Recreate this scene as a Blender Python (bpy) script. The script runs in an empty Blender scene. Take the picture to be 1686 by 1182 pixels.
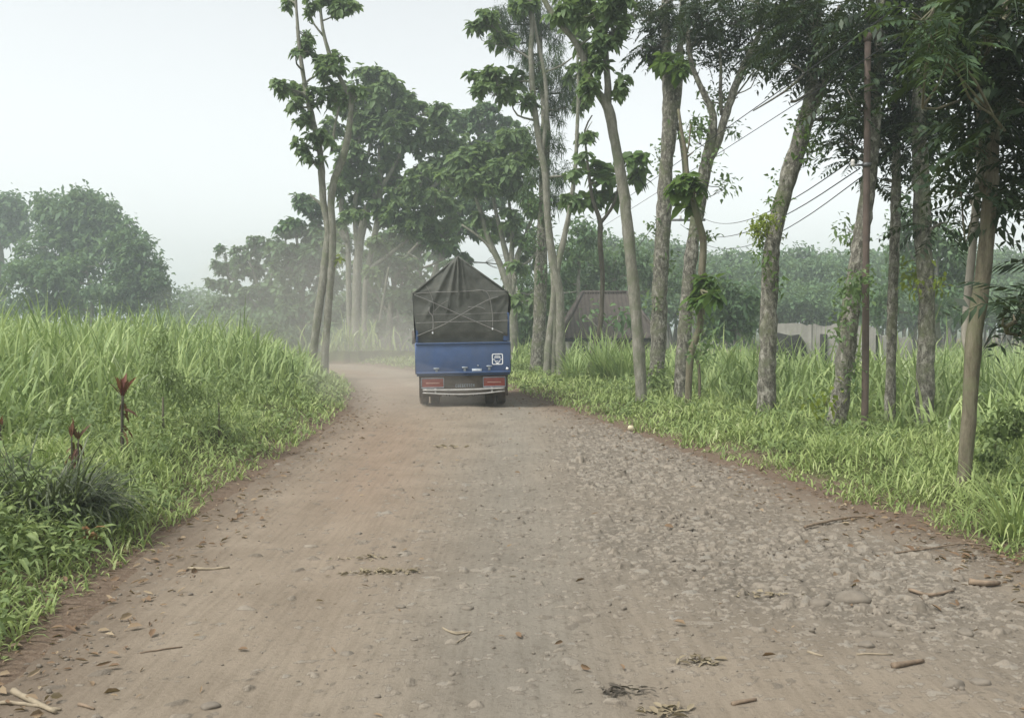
import bpy, math, numpy as np
from math import radians, sin, cos, pi, sqrt

scene = bpy.context.scene
COL = scene.collection
RNG = np.random.RandomState

# ------------------------------------------------------------------ camera model
FPX, CU, CV, CAMZ = 1700.0, 843.0, 591.0, 1.7
TH = math.atan(51.0 / FPX)

def P(u, v, Y):
    a, b = (u - CU) / FPX, (CV - v) / FPX
    d = np.array([a, cos(TH) + b * sin(TH), -sin(TH) + b * cos(TH)])
    t = Y / d[1]
    return np.array([d[0] * t, Y, CAMZ + d[2] * t])

# ------------------------------------------------------------------ numpy noise
def _hash(ix, iy, seed):
    n = (ix.astype(np.int64) * 374761393 + iy.astype(np.int64) * 668265263 + seed * 974634777) & 0x7fffffff
    n = ((n ^ (n >> 13)) * 1274126177) & 0x7fffffff
    n = (n ^ (n >> 16)) & 0x7fffffff
    return n / float(0x7fffffff)

def vnoise(x, y, seed=0):
    x = np.asarray(x, float); y = np.asarray(y, float)
    ix = np.floor(x); iy = np.floor(y)
    fx = x - ix; fy = y - iy
    fx = fx * fx * (3 - 2 * fx); fy = fy * fy * (3 - 2 * fy)
    a = _hash(ix, iy, seed); b = _hash(ix + 1, iy, seed)
    c = _hash(ix, iy + 1, seed); d = _hash(ix + 1, iy + 1, seed)
    return (a + (b - a) * fx) * (1 - fy) + (c + (d - c) * fx) * fy

def fbm(x, y, seed=0, oct=4):
    s = 0; a = 0.5; t = 0
    for k in range(oct):
        s = s + a * vnoise(x * 2 ** k + 17.3 * k, y * 2 ** k - 9.1 * k, seed + k); t += a; a *= 0.5
    return s / t

def sstep(a, b, x):
    t = np.clip((x - a) / (b - a), 0, 1)
    return t * t * (3 - 2 * t)

# ------------------------------------------------------------------ object helpers
def link(o, parent=None):
    COL.objects.link(o)
    if parent is not None:
        o.parent = parent
    return o

def tag(o, label=None, cat=None, group=None, kind=None):
    if label: o['label'] = label
    if cat: o['category'] = cat
    if group: o['group'] = group
    if kind: o['kind'] = kind
    return o

def empty(name, loc, label=None, cat=None, group=None, rz=0.0):
    o = bpy.data.objects.new(name, None)
    o.empty_display_size = 0.3
    o.location = tuple(float(c) for c in loc)
    o.rotation_euler = (0, 0, rz)
    COL.objects.link(o)
    return tag(o, label, cat, group)

def raw_mesh(name, V, loops, starts, smooth=True):
    me = bpy.data.meshes.new(name)
    V = np.asarray(V, np.float32)
    me.vertices.add(len(V)); me.vertices.foreach_set('co', V.ravel())
    me.loops.add(len(loops)); me.loops.foreach_set('vertex_index', np.asarray(loops, np.int32))
    me.polygons.add(len(starts)); me.polygons.foreach_set('loop_start', np.asarray(starts, np.int32))
    me.update(calc_edges=True)
    if smooth:
        me.polygons.foreach_set('use_smooth', np.ones(len(starts), bool))
    return me

class MB:
    """collects pieces (vertices + polygons) that end up as ONE mesh object"""
    def __init__(s):
        s.V = []; s.L = []; s.S = []; s.nv = 0; s.nl = 0
    def add(s, V, F):
        V = np.asarray(V, float).reshape(-1, 3)
        for f in F:
            s.S.append(np.array([s.nl])); s.L.append(np.asarray(f, np.int64) + s.nv); s.nl += len(f)
        s.V.append(V); s.nv += len(V)
        return s
    def addn(s, V, F):
        """F: (n,k) int array with equal polygon sizes"""
        F = np.asarray(F, np.int64); V = np.asarray(V, float).reshape(-1, 3)
        s.S.append(np.arange(len(F)) * F.shape[1] + s.nl); s.L.append((F + s.nv).ravel()); s.nl += F.size
        s.V.append(V); s.nv += len(V)
        return s
    def box(s, c, d, rot=None):
        c = np.asarray(c, float); h = np.asarray(d, float) / 2
        V = np.array([[x, y, z] for x in (-1, 1) for y in (-1, 1) for z in (-1, 1)]) * h
        if rot is not None: V = V @ np.asarray(rot).T
        return s.add(V + c, [(0, 1, 3, 2), (4, 6, 7, 5), (0, 4, 5, 1), (2, 3, 7, 6), (0, 2, 6, 4), (1, 5, 7, 3)])
    def grid(s, G):
        """G: (r,c,3)"""
        r, c = G.shape[:2]
        i = np.arange(r * c).reshape(r, c)
        F = np.stack([i[:-1, :-1], i[:-1, 1:], i[1:, 1:], i[1:, :-1]], -1).reshape(-1, 4)
        return s.addn(G.reshape(-1, 3), F)
    def tube(s, pts, rad, n=8, cap=True, rough=0.0, seed=0):
        pts = np.asarray(pts, float); K = len(pts)
        rad = np.broadcast_to(np.asarray(rad, float), (K,))
        T = np.gradient(pts, axis=0); T /= np.linalg.norm(T, axis=1, keepdims=True) + 1e-9
        ref = np.array([1.0, 0, 0]) if abs(T[0, 0]) < 0.8 else np.array([0, 1.0, 0])
        N = np.empty_like(pts); a = ref - T[0] * ref.dot(T[0]); N[0] = a / np.linalg.norm(a)
        for k in range(1, K):
            a = N[k - 1] - T[k] * N[k - 1].dot(T[k]); N[k] = a / (np.linalg.norm(a) + 1e-9)
        B = np.cross(T, N)
        ang = np.arange(n) * 2 * pi / n
        rr = rad[:, None] * np.ones(n)[None]
        if rough:
            r = RNG(seed)
            w = r.uniform(-1, 1, (K, n)); w = (w + np.roll(w, 1, 1)) / 2
            rr = rr * (1 + rough * w)
        G = pts[:, None] + rr[..., None] * (np.cos(ang)[None, :, None] * N[:, None] + np.sin(ang)[None, :, None] * B[:, None])
        i = np.arange(K * n).reshape(K, n); j = np.roll(i, -1, 1)
        F = np.stack([i[:-1], j[:-1], j[1:], i[1:]], -1).reshape(-1, 4)
        self_v = G.reshape(-1, 3)
        s.addn(self_v, F)
        if cap:
            base = s.nv - K * n
            for ring, p, flip in ((i[0], pts[0], True), (i[-1], pts[-1], False)):
                s.V.append(p[None]); s.nv += 1; cidx = s.nv - 1
                for q in range(n):
                    a, b = base + ring[q], base + ring[(q + 1) % n]
                    s.S.append(np.array([s.nl])); s.L.append(np.array([b, a, cidx] if flip else [a, b, cidx])); s.nl += 3
        return s
    def lathe(s, prof, axis_pt, n=24, axis='x'):
        """prof: (k,2) of (along, radius)"""
        prof = np.asarray(prof, float); ang = np.arange(n) * 2 * pi / n
        G = np.zeros((len(prof), n, 3))
        al = prof[:, 0][:, None] * np.ones(n); r = prof[:, 1][:, None]
        if axis == 'x': G[..., 0] = al; G[..., 1] = r * np.cos(ang); G[..., 2] = r * np.sin(ang)
        elif axis == 'z': G[..., 2] = al; G[..., 0] = r * np.cos(ang); G[..., 1] = r * np.sin(ang)
        else: G[..., 1] = al; G[..., 2] = r * np.cos(ang); G[..., 0] = r * np.sin(ang)
        G += np.asarray(axis_pt, float)
        i = np.arange(len(prof) * n).reshape(len(prof), n); j = np.roll(i, -1, 1)
        return s.addn(G.reshape(-1, 3), np.stack([i[:-1], j[:-1], j[1:], i[1:]], -1).reshape(-1, 4))
    def xform(s, R=None, t=None):
        for k in range(len(s.V)):
            v = s.V[k]
            if R is not None: v = v @ np.asarray(R).T
            if t is not None: v = v + np.asarray(t)
            s.V[k] = v
        return s
    def obj(s, name, mat, parent=None, smooth=False, bevel=0.0, world=True):
        V = np.concatenate(s.V); 
        if parent is not None and world:
            p = parent; off = np.zeros(3)
            while p is not None:
                off = off + np.array(p.location); p = p.parent
            V = V - off
        me = raw_mesh(name, V, np.concatenate(s.L), np.concatenate(s.S), smooth)
        if mat is not None: me.materials.append(mat)
        o = bpy.data.objects.new(name, me)
        link(o, parent)
        if bevel:
            m = o.modifiers.new('bevel', 'BEVEL'); m.width = bevel; m.segments = 2; m.limit_method = 'ANGLE'; m.angle_limit = radians(40)
        return o

def catmull(pts, step):
    pts = np.asarray(pts, float)
    if len(pts) < 2: return pts
    Q = np.vstack([2 * pts[0] - pts[1], pts, 2 * pts[-1] - pts[-2]])
    out = []
    for k in range(1, len(Q) - 2):
        n = max(2, int(np.linalg.norm(Q[k + 1, :3] - Q[k, :3]) / step))
        t = np.linspace(0, 1, n, endpoint=False)[:, None]
        p0, p1, p2, p3 = Q[k - 1], Q[k], Q[k + 1], Q[k + 2]
        out.append(0.5 * (2 * p1 + (p2 - p0) * t + (2 * p0 - 5 * p1 + 4 * p2 - p3) * t ** 2 + (3 * p1 - p0 - 3 * p2 + p3) * t ** 3))
    out.append(Q[-2][None])
    return np.vstack(out)

# ------------------------------------------------------------------ leaves and blades
LEAF8 = dict(t=np.array([0, .36, .72, 1, .3, .3, .72, .72]), s=np.array([0, 0, 0, 0, -.5, .5, -.42, .42]),
             F=np.array([[0, 4, 1, 1], [0, 1, 5, 5], [1, 4, 6, 2], [1, 2, 7, 5], [2, 6, 3, 3], [2, 3, 7, 7]]))
def _unit(a): return a / (np.linalg.norm(a, axis=-1, keepdims=True) + 1e-9)

def leaves(mb, pos, dirv, L, wr, droop, rs, fold=0.12, simple=False, roll=0.5):
    """M leaves: a folded, drooping blade each. pos, dirv (M,3); L (M,)"""
    M = len(pos)
    if M == 0: return
    d = _unit(dirv)
    side = np.cross(d, np.array([0, 0, 1.0])); bad = np.linalg.norm(side, axis=1) < .1
    side[bad] = [1, 0, 0]; side = _unit(side); up = np.cross(side, d)
    r = rs.normal(0, roll, M)[:, None]
    s2 = side * np.cos(r) + up * np.sin(r); u2 = up * np.cos(r) - side * np.sin(r)
    L = np.broadcast_to(L, (M,)); W = L * np.broadcast_to(wr, (M,)); dr = np.broadcast_to(droop, (M,))
    if simple:
        t = np.array([0, .45, 1, .45]); s = np.array([0, -.5, 0, .5]); Fq = np.array([[0, 1, 2, 3]])
    else:
        t, s = LEAF8['t'], LEAF8['s']
    n = len(t)
    V = (pos[:, None] + d[:, None] * (L[:, None] * t)[..., None] + s2[:, None] * (W[:, None] * s)[..., None]
         + u2[:, None] * (fold * W[:, None] * np.abs(s) * 2)[..., None])
    V[..., 2] -= dr[:, None] * L[:, None] * (t ** 2)
    base = np.arange(M)[:, None] * n
    if simple:
        mb.addn(V.reshape(-1, 3), (base + Fq[0]))
    else:
        V = V.reshape(-1, 3)
        tri = np.array([[0, 4, 1], [0, 1, 5], [2, 6, 3], [2, 3, 7]]); qd = np.array([[1, 4, 6, 2], [1, 2, 7, 5]])
        mb.addn(V, (base[:, :, None] + tri[None]).reshape(-1, 3))
        # second face set shares the same vertices
        off = mb.nv - len(V)
        F = (base[:, :, None] + qd[None]).reshape(-1, 4) + off
        mb.S.append(np.arange(len(F)) * 4 + mb.nl); mb.L.append(F.ravel()); mb.nl += F.size

def blades(mb, pos, L, W, az, lean, curl, K=4, face=None):
    """M grass blades: strips that lean and curl over. face: angle offset of the flat side"""
    M = len(pos)
    d = np.stack([np.cos(az), np.sin(az), np.zeros(M)], 1); sd = np.stack([-np.sin(az), np.cos(az), np.zeros(M)], 1)
    prof = {3: [.75, 1, .7], 4: [.6, 1, .85, .5], 5: [.5, .95, 1, .8, .45]}[K]
    p = pos.copy(); rows = []
    for k in range(K):
        w = (W * prof[k] / 2)[:, None]
        rows.append(p - sd * w); rows.append(p + sd * w)
        th = (lean + curl * ((k + .5) / K) ** 1.3)[:, None]
        p = p + (L / K)[:, None] * (np.sin(th) * d + np.cos(th) * np.array([0, 0, 1.0]))
    rows.append(p)
    V = np.stack(rows, 1); n = 2 * K + 1
    base = np.arange(M)[:, None] * n
    q = np.array([[2 * k, 2 * k + 1, 2 * k + 3, 2 * k + 2] for k in range(K - 1)])
    mb.addn(V.reshape(-1, 3), (base[:, :, None] + q[None]).reshape(-1, 4))
    off = mb.nv - M * n
    F = base + np.array([2 * K - 2, 2 * K - 1, 2 * K]) + off
    mb.S.append(np.arange(M) * 3 + mb.nl); mb.L.append(F.ravel()); mb.nl += F.size

# ------------------------------------------------------------------ materials
def new_mat(name):
    m = bpy.data.materials.new(name); m.use_nodes = True
    nt = m.node_tree; nt.nodes.clear()
    return m, nt, nt.nodes, nt.links

def N(nt, typ, **kw):
    n = nt.nodes.new(typ)
    for k, v in kw.items():
        if k == 'inp':
            for a, b in v.items(): n.inputs[a].default_value = b
        else: setattr(n, k, v)
    return n

def ramp(nt, fac, stops, interp='LINEAR'):
    r = N(nt, 'ShaderNodeValToRGB'); r.color_ramp.interpolation = interp
    e = r.color_ramp.elements
    while len(e) < len(stops): e.new(0.5)
    for k, (p, c) in enumerate(stops): e[k].position = p; e[k].color = (*c, 1)
    nt.links.new(fac, r.inputs[0]); return r.outputs[0]

def noise(nt, scale, detail=4, rough=.55, vec=None, dist=0.0):
    n = N(nt, 'ShaderNodeTexNoise', inp={'Scale': scale, 'Detail': detail, 'Roughness': rough, 'Distortion': dist})
    if vec is not None: nt.links.new(vec, n.inputs['Vector'])
    return n.outputs['Fac']

def objcoord(nt, scale=(1, 1, 1)):
    t = N(nt, 'ShaderNodeTexCoord'); m = N(nt, 'ShaderNodeMapping'); m.inputs['Scale'].default_value = scale
    nt.links.new(t.outputs['Object'], m.inputs[0]); return m.outputs[0]

def mixc(nt, fac, a, b, mode='MIX'):
    m = N(nt, 'ShaderNodeMix', data_type='RGBA', blend_type=mode)
    for sock, val in ((m.inputs[0], fac), (m.inputs[6], a), (m.inputs[7], b)):
        if isinstance(val, (int, float)): sock.default_value = val
        elif isinstance(val, tuple): sock.default_value = (*val, 1)
        else: nt.links.new(val, sock)
    return m.outputs[2]

def principled(nt, color, rough=.7, metal=0.0, bump=None, bump_d=.01, bump_s=.5, spec=.3, normal=None):
    b = N(nt, 'ShaderNodeBsdfPrincipled'); o = N(nt, 'ShaderNodeOutputMaterial')
    if isinstance(color, tuple): b.inputs['Base Color'].default_value = (*color, 1)
    else: nt.links.new(color, b.inputs['Base Color'])
    if isinstance(rough, (int, float)): b.inputs['Roughness'].default_value = rough
    else: nt.links.new(rough, b.inputs['Roughness'])
    b.inputs['Metallic'].default_value = metal; b.inputs['Specular IOR Level'].default_value = spec
    if bump is not None:
        n = N(nt, 'ShaderNodeBump', inp={'Distance': bump_d, 'Strength': bump_s}); nt.links.new(bump, n.inputs['Height'])
        nt.links.new(n.outputs[0], b.inputs['Normal'])
    nt.links.new(b.outputs[0], o.inputs[0]); return b

def leaf_mat(name, stops, trans=.35, rough=.55, patch=1.2, spec=.25):
    """leaf colours vary from leaf to leaf and from patch to patch of the plant"""
    m, nt, nodes, links = new_mat(name)
    g = N(nt, 'ShaderNodeNewGeometry')
    nz = noise(nt, patch, 3, .6, objcoord(nt))
    add = N(nt, 'ShaderNodeMath', operation='MULTIPLY_ADD'); links.new(g.outputs['Random Per Island'], add.inputs[0])
    add.inputs[1].default_value = .55; links.new(nz, add.inputs[2])
    sub = N(nt, 'ShaderNodeMath', operation='SUBTRACT', use_clamp=True); links.new(add.outputs[0], sub.inputs[0]); sub.inputs[1].default_value = .28
    col = ramp(nt, sub.outputs[0], stops)
    p = N(nt, 'ShaderNodeBsdfPrincipled'); links.new(col, p.inputs['Base Color'])
    p.inputs['Roughness'].default_value = rough; p.inputs['Specular IOR Level'].default_value = spec
    t = N(nt, 'ShaderNodeBsdfTranslucent')
    hs = mixc(nt, .4, col, (.16, .22, .03)); links.new(hs, t.inputs[0])
    mx = N(nt, 'ShaderNodeMixShader'); mx.inputs[0].default_value = trans
    links.new(p.outputs[0], mx.inputs[1]); links.new(t.outputs[0], mx.inputs[2])
    o = N(nt, 'ShaderNodeOutputMaterial'); links.new(mx.outputs[0], o.inputs[0])
    return m

def bark_mat(name, dark, mid, light, scale=6, moss=None, mossamt=.5, stretch=.35, bump=.02):
    m, nt, nodes, links = new_mat(name)
    v = objcoord(nt, (1, 1, stretch)); v2 = objcoord(nt)
    n1 = noise(nt, scale, 6, .65, v, .4); n2 = noise(nt, scale * 5, 4, .6, v)
    col = ramp(nt, n1, [(.37, dark), (.5, mid), (.63, light)])
    col = mixc(nt, .3, col, ramp(nt, n2, [(.38, dark), (.62, light)]))
    if moss:
        n3 = noise(nt, 2.3, 5, .7, v2, .6)
        f = N(nt, 'ShaderNodeMapRange', inp={1: .62 - mossamt * .35, 2: .72 - mossamt * .2}); links.new(n3, f.inputs[0])
        col = mixc(nt, f.outputs[0], col, moss)
    ad = N(nt, 'ShaderNodeMath', operation='ADD'); links.new(n1, ad.inputs[0]); links.new(n2, ad.inputs[1])
    principled(nt, col, .9, bump=ad.outputs[0], bump_d=bump, bump_s=.8, spec=.15)
    return m

def plain(name, col, rough=.6, metal=0.0, var=.25, scale=8, spec=.3, dust=None, dustamt=.5, bump_d=.003):
    m, nt, nodes, links = new_mat(name)
    n1 = noise(nt, scale, 5, .6, objcoord(nt))
    c = ramp(nt, n1, [(.3, tuple(x * (1 - var) for x in col)), (.7, tuple(min(1, x * (1 + var)) for x in col))])
    if dust:
        n2 = noise(nt, 2.2, 6, .7, objcoord(nt))
        f = N(nt, 'ShaderNodeMapRange', inp={1: .25, 2: .8, 3: 0.15 * dustamt, 4: dustamt}); links.new(n2, f.inputs[0])
        c = mixc(nt, f.outputs[0], c, dust)
    principled(nt, c, rough, metal, bump=n1, bump_d=bump_d, bump_s=.4, spec=spec)
    return m
# ------------------------------------------------------------------ the road's two edges and the lie of the land
EL = np.array([(-2.4, -60), (-2.4, -8), (-2.45, 0), (-2.5, 5), (-2.8, 8), (-2.9, 11), (-3.15, 18), (-3.7, 24), (-4.6, 30), (-6.2, 36), (-8.8, 41.5), (-13, 45), (-20, 47.5), (-40, 50), (-300, 62)], float)
ER = np.array([(4.2, -60), (4.2, -8), (4.1, 0), (3.95, 5), (3.6, 8), (3.05, 11), (1.75, 18), (0.7, 24), (-0.55, 30), (-2.2, 36), (-4.6, 43), (-8, 49), (-16, 53.5), (-38, 58), (-300, 78)], float)
ELs = catmull(EL, .8); ERs = catmull(ER, .8)
ELs = ELs[(ELs[:, 0] > -140) & (ELs[:, 1] > -40)]; ERs = ERs[(ERs[:, 0] > -140) & (ERs[:, 1] > -40)]
ELc = ELs[::2]; ERc = ERs[::2]

def sdist(poly, x, y, sign):
    """signed distance to an edge line, positive on the verge's side"""
    out = np.empty(len(x)); A = poly[:-1]; D = poly[1:] - A; L2 = (D ** 2).sum(1)
    for k in range(0, len(x), 30000):
        px = x[k:k + 30000, None]; py = y[k:k + 30000, None]
        t = np.clip(((px - A[:, 0]) * D[:, 0] + (py - A[:, 1]) * D[:, 1]) / L2, 0, 1)
        qx = px - (A[:, 0] + t * D[:, 0]); qy = py - (A[:, 1] + t * D[:, 1])
        d2 = qx * qx + qy * qy; j = d2.argmin(1); r = np.arange(len(j))
        cr = D[j, 0] * qy[r, j] - D[j, 1] * qx[r, j]
        out[k:k + 30000] = np.sqrt(d2[r, j]) * np.sign(cr) * sign
    return out

def edges(x, y):
    x = np.atleast_1d(np.asarray(x, float)); y = np.atleast_1d(np.asarray(y, float))
    return sdist(ELc, x, y, 1), sdist(ERc, x, y, -1)

def land(x, y, dl=None, dr=None):
    x = np.atleast_1d(np.asarray(x, float)); y = np.atleast_1d(np.asarray(y, float))
    if dl is None: dl, dr = edges(x, y)
    n = fbm(x * .9, y * .9, 5, 3) - .5
    n2 = fbm(x * .13, y * .13, 8, 3) - .5
    hl = .30 * sstep(0, 1.3, dl) + .30 * sstep(1.5, 7, dl) + n * .16 * sstep(0, .8, dl) + n2 * .5 * sstep(3, 14, dl)
    hr = .14 * sstep(0, 1.2, dr) - .95 * sstep(4.2, 11, dr) + n * .12 * sstep(0, .8, dr) + n2 * .35 * sstep(6, 16, dr)
    inside = -.12 * sstep(.05, .45, np.minimum(-dl, -dr))
    h = np.where(dl > 0, hl, np.where(dr > 0, hr, inside))
    far = sstep(160, 500, np.hypot(x, y))
    return h * (1 - far)

def hit(u, v):
    """where the ground is seen at this point of the frame"""
    Ys = 3.0 * (1.012 ** np.arange(330))
    pts = np.array([P(u, v, Y) for Y in Ys])
    h = land(pts[:, 0], pts[:, 1])
    k = np.argmax(pts[:, 2] <= h)
    if pts[k, 2] > h[k]: k = len(Ys) - 1
    p = pts[k].copy(); p[2] = h[k]; return p

def gpt(x, y): return np.array([x, y, land(x, y)[0]])

# ------------------------------------------------------------------ ground sheet
def axis(segs):
    out = [np.arange(a, b, s) for a, b, s in segs]; return np.concatenate(out + [np.array([segs[-1][1]])])
gx = axis([(-900, -200, 70), (-200, -60, 10), (-60, -20, 1.5), (-20, -9, .4), (-9, 8, .13), (8, 20, .4), (20, 60, 1.5), (60, 200, 10), (200, 900, 70)])
gy = axis([(-120, -20, 10), (-20, 0, 1.5), (0, 16, .13), (16, 30, .22), (30, 62, .4), (62, 150, 2), (150, 300, 10), (300, 1000, 70)])
GX, GY = np.meshgrid(gx, gy); dl, dr = edges(GX.ravel(), GY.ravel())
GZ = land(GX.ravel(), GY.ravel(), dl, dr).reshape(GX.shape)
m, nt, nodes, links = new_mat('soil and leaf mould')
at = N(nt, 'ShaderNodeAttribute', attribute_name='verge')
nA = noise(nt, 1.6, 6, .65, objcoord(nt)); nB = noise(nt, 22, 5, .65, objcoord(nt))
dirt = ramp(nt, nB, [(.3, (.10, .07, .05)), (.55, (.155, .115, .083)), (.75, (.20, .155, .115))])
under = ramp(nt, nA, [(.3, (.05, .055, .022)), (.6, (.075, .09, .03)), (.8, (.10, .09, .05))])
f1 = N(nt, 'ShaderNodeMath', operation='ADD'); links.new(at.outputs['Fac'], f1.inputs[0]); links.new(nA, f1.inputs[1])
f2 = N(nt, 'ShaderNodeMapRange', inp={1: .62, 2: .95}); links.new(f1.outputs[0], f2.inputs[0])
principled(nt, mixc(nt, f2.outputs[0], dirt, under), .95, bump=nB, bump_d=.03, bump_s=.9, spec=.1)
M_SOIL = m
g = MB().grid(np.stack([GX, GY, GZ], -1)).obj('ground', M_SOIL, smooth=True)
tag(g, 'bare brown soil and undergrowth floor either side of the dirt road', 'ground', kind='structure')
a = g.data.attributes.new('verge', 'FLOAT', 'POINT')
a.data.foreach_set('value', sstep(.0, 1.6, np.maximum(dl, dr)).astype(np.float32))

# ------------------------------------------------------------------ the dirt road: one sheet with its embedded stones
def edge_at(tab, s): return np.stack([np.interp(s, np.arange(len(tab)), tab[:, 0]), np.interp(s, np.arange(len(tab)), tab[:, 1])], -1)
cl, cr_ = [], []
for k in range(1, len(EL) - 2):
    n = 120
    Ql = np.vstack([EL[k - 1], EL[k], EL[k + 1], EL[k + 2]]); Qr = np.vstack([ER[k - 1], ER[k], ER[k + 1], ER[k + 2]])
    t = np.linspace(0, 1, n, endpoint=False)[:, None]
    for Q, o in ((Ql, cl), (Qr, cr_)):
        if k == 1 or abs(Q[1, 1]) > 1e9: pass
        o.append(0.5 * (2 * Q[1] + (Q[2] - Q[0]) * t + (2 * Q[0] - 5 * Q[1] + 4 * Q[2] - Q[3]) * t ** 2 + (3 * Q[1] - Q[0] - 3 * Q[2] + Q[3]) * t ** 3))
cl = np.vstack(cl); cr_ = np.vstack(cr_)
mid = (cl + cr_) / 2
seg = np.r_[0, np.cumsum(np.linalg.norm(np.diff(mid, axis=0), axis=1))]
s_of_y0 = np.interp(2.6, mid[:1200, 1], seg[:1200])
rows = list(np.arange(0, s_of_y0, .35)); s = s_of_y0
while s < seg[-1] - 1 and len(rows) < 4000:
    c = np.array([np.interp(s, seg, mid[:, 0]), np.interp(s, seg, mid[:, 1])]); D = np.hypot(*c)
    rows.append(s); s += float(np.clip(D * D / 4300, .0125, .7))
rows = np.array(rows)
Lr = np.stack([np.interp(rows, seg, cl[:, k]) for k in (0, 1)], 1); Rr = np.stack([np.interp(rows, seg, cr_[:, k]) for k in (0, 1)], 1)
wv = _unit(Rr - Lr); Lr = Lr - wv * .45; Rr = Rr + wv * .45
NC = 640
tt = np.linspace(0, 1, NC)
RX = Lr[:, :1] + (Rr - Lr)[:, :1] * tt; RY = Lr[:, 1:] + (Rr - Lr)[:, 1:] * tt
width = np.linalg.norm(Rr - Lr, axis=1)[:, None]
din = np.minimum(tt * width, (1 - tt) * width) - .45            # distance inside the edge
tc = (tt * width - .45)                                          # metres from the left edge
sl = rows[:, None] + 0 * tt
Z = .05 * (fbm(RX * .8, RY * .5, 21, 4) - .5) + .012 * (fbm(RX * 6, RY * 6, 22, 3) - .5)
Z += .02 * sstep(0, 1.5, din)                                   # camber
# wheel ruts and the fine grooves tyres dragged through the dust
for c0, wd, dp in ((1.35, .28, .025), (3.1, .3, .02)):
    Z -= dp * np.exp(-((tc - c0 - .25 * np.sin(sl * .21)) / wd) ** 2)
groove = vnoise(tc * 16 + .5 * np.sin(sl * .35), sl * .12, 31) * sstep(.35, .65, vnoise(tc * .9, sl * .12, 32))
Z -= .009 * sstep(.5, .9, groove) * sstep(3.9, 2.4, tc) * sstep(15, 9, RY)
rs = RNG(4)
stone = np.zeros_like(Z, np.float32); zone = np.zeros_like(Z, np.float32)
yrow = RY.mean(1)
def cobble(x, y):
    """how stony the road is: the worn macadam on the right, a thinner patch in the middle"""
    c = 1.75 - .03 * (y - 8); w = 1.15 - .035 * (y - 8)
    a = np.exp(-((x - c) / np.maximum(w, .3)) ** 4) * sstep(22, 14, y) * sstep(4.2, 7.6, y)
    b = .30 * np.exp(-((x - 2.9) / 1.1) ** 2) * sstep(9.5, 6.5, y) * (.3 + 1.2 * vnoise(x * 1.5, y * 1.2, 79))
    d = .20 * np.exp(-((x + .1) / .8) ** 2) * sstep(3, 6, y) * sstep(16, 9, y)
    return np.clip(a * (.55 + .9 * vnoise(x * 1.1, y * .6, 77)) + b + d, 0, 1)
NS = 150000
sx = rs.uniform(-3.4, 4.2, NS); sy = 3.0 + 23 * rs.uniform(0, 1, NS) ** 1.5
dens = .045 + 1.25 * cobble(sx, sy)
keep = rs.uniform(0, 1, NS) < dens * .7
sx, sy = sx[keep], sy[keep]; cb = cobble(sx, sy)
sa = np.where(rs.uniform(0, 1, len(sx)) < .05, rs.uniform(.038, .07, len(sx)), .010 + .027 * rs.uniform(0, 1, len(sx)) ** 1.5) * np.clip(.75 + sy * .045, .8, 1.35)
print('stones', len(sx), 'road verts', Z.size)
for k in range(len(sx)):
    x0, y0, A = sx[k], sy[k], sa[k]
    B = A * rs.uniform(.5, .95); th = rs.uniform(0, pi); Hs = A * rs.uniform(.14, .42) * (1.25 if cb[k] > .45 else 1.0); p1, p2 = rs.uniform(0, 6.28, 2); tl = rs.uniform(-.5, .5, 2)
    r0, r1 = np.searchsorted(yrow, (y0 - A, y0 + A)); r1 = min(r1 + 1, len(yrow))
    if r0 >= r1: continue
    lx, rx = RX[r0, 0], RX[r0, -1]
    c0 = int((x0 - A - lx) / (rx - lx) * (NC - 1)); c1 = int((x0 + A - lx) / (rx - lx) * (NC - 1)) + 2
    if c0 < 3 or c1 > NC - 3: continue
    X = RX[r0:r1, c0:c1] - x0; Yy = RY[r0:r1, c0:c1] - y0
    p = (X * cos(th) + Yy * sin(th)) / A; q = (-X * sin(th) + Yy * cos(th)) / B
    fi = np.arctan2(q, p); ee = (p * p + q * q) / (.80 + .14 * np.sin(2 * fi + p1) + .12 * np.sin(3 * fi + p2)) ** 2
    inn = ee < 1
    if not inn.any(): continue
    base = Z[min((r0 + r1) // 2, len(yrow) - 1), min((c0 + c1) // 2, NC - 1)]
    h = base - .25 * Hs + Hs * (np.clip(1 - ee, 0, 1) ** .4) * (1 + 1.3 * tl[0] * p + 1.3 * tl[1] * q)
    zz = Z[r0:r1, c0:c1]; up = inn & (h > zz)
    zz[up] = h[up]; stone[r0:r1, c0:c1][up] = .25 + .75 * rs.uniform()
Z -= .30 * sstep(.05, -.45, din)
m, nt, nodes, links = new_mat('dusty dirt road')
at = N(nt, 'ShaderNodeAttribute', attribute_name='stone'); az = N(nt, 'ShaderNodeAttribute', attribute_name='hue')
v = objcoord(nt); vs = objcoord(nt, (1, .12, 1))
n1 = noise(nt, 1.1, 6, .62, v, .3); n2 = noise(nt, 34, 5, .7, v); n3 = noise(nt, 26, 4, .6, objcoord(nt, (1, .045, 1))); n4 = noise(nt, 160, 3, .7, v)
tan = ramp(nt, n1, [(.25, (0.199, 0.164, 0.123)), (.5, (0.237, 0.197, 0.150)), (.75, (0.274, 0.231, 0.177))])
red = ramp(nt, n1, [(.3, (0.204, 0.155, 0.112)), (.7, (0.252, 0.195, 0.146))])
gry = ramp(nt, n1, [(.3, (0.188, 0.168, 0.137)), (.7, (0.244, 0.218, 0.177))])
sp = N(nt, 'ShaderNodeSeparateXYZ'); links.new(az.outputs['Vector'], sp.inputs[0])
col = mixc(nt, sp.outputs[0], tan, red); col = mixc(nt, sp.outputs[1], col, gry)
col = mixc(nt, sp.outputs[2], col, (.115, .085, .062))
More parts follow.
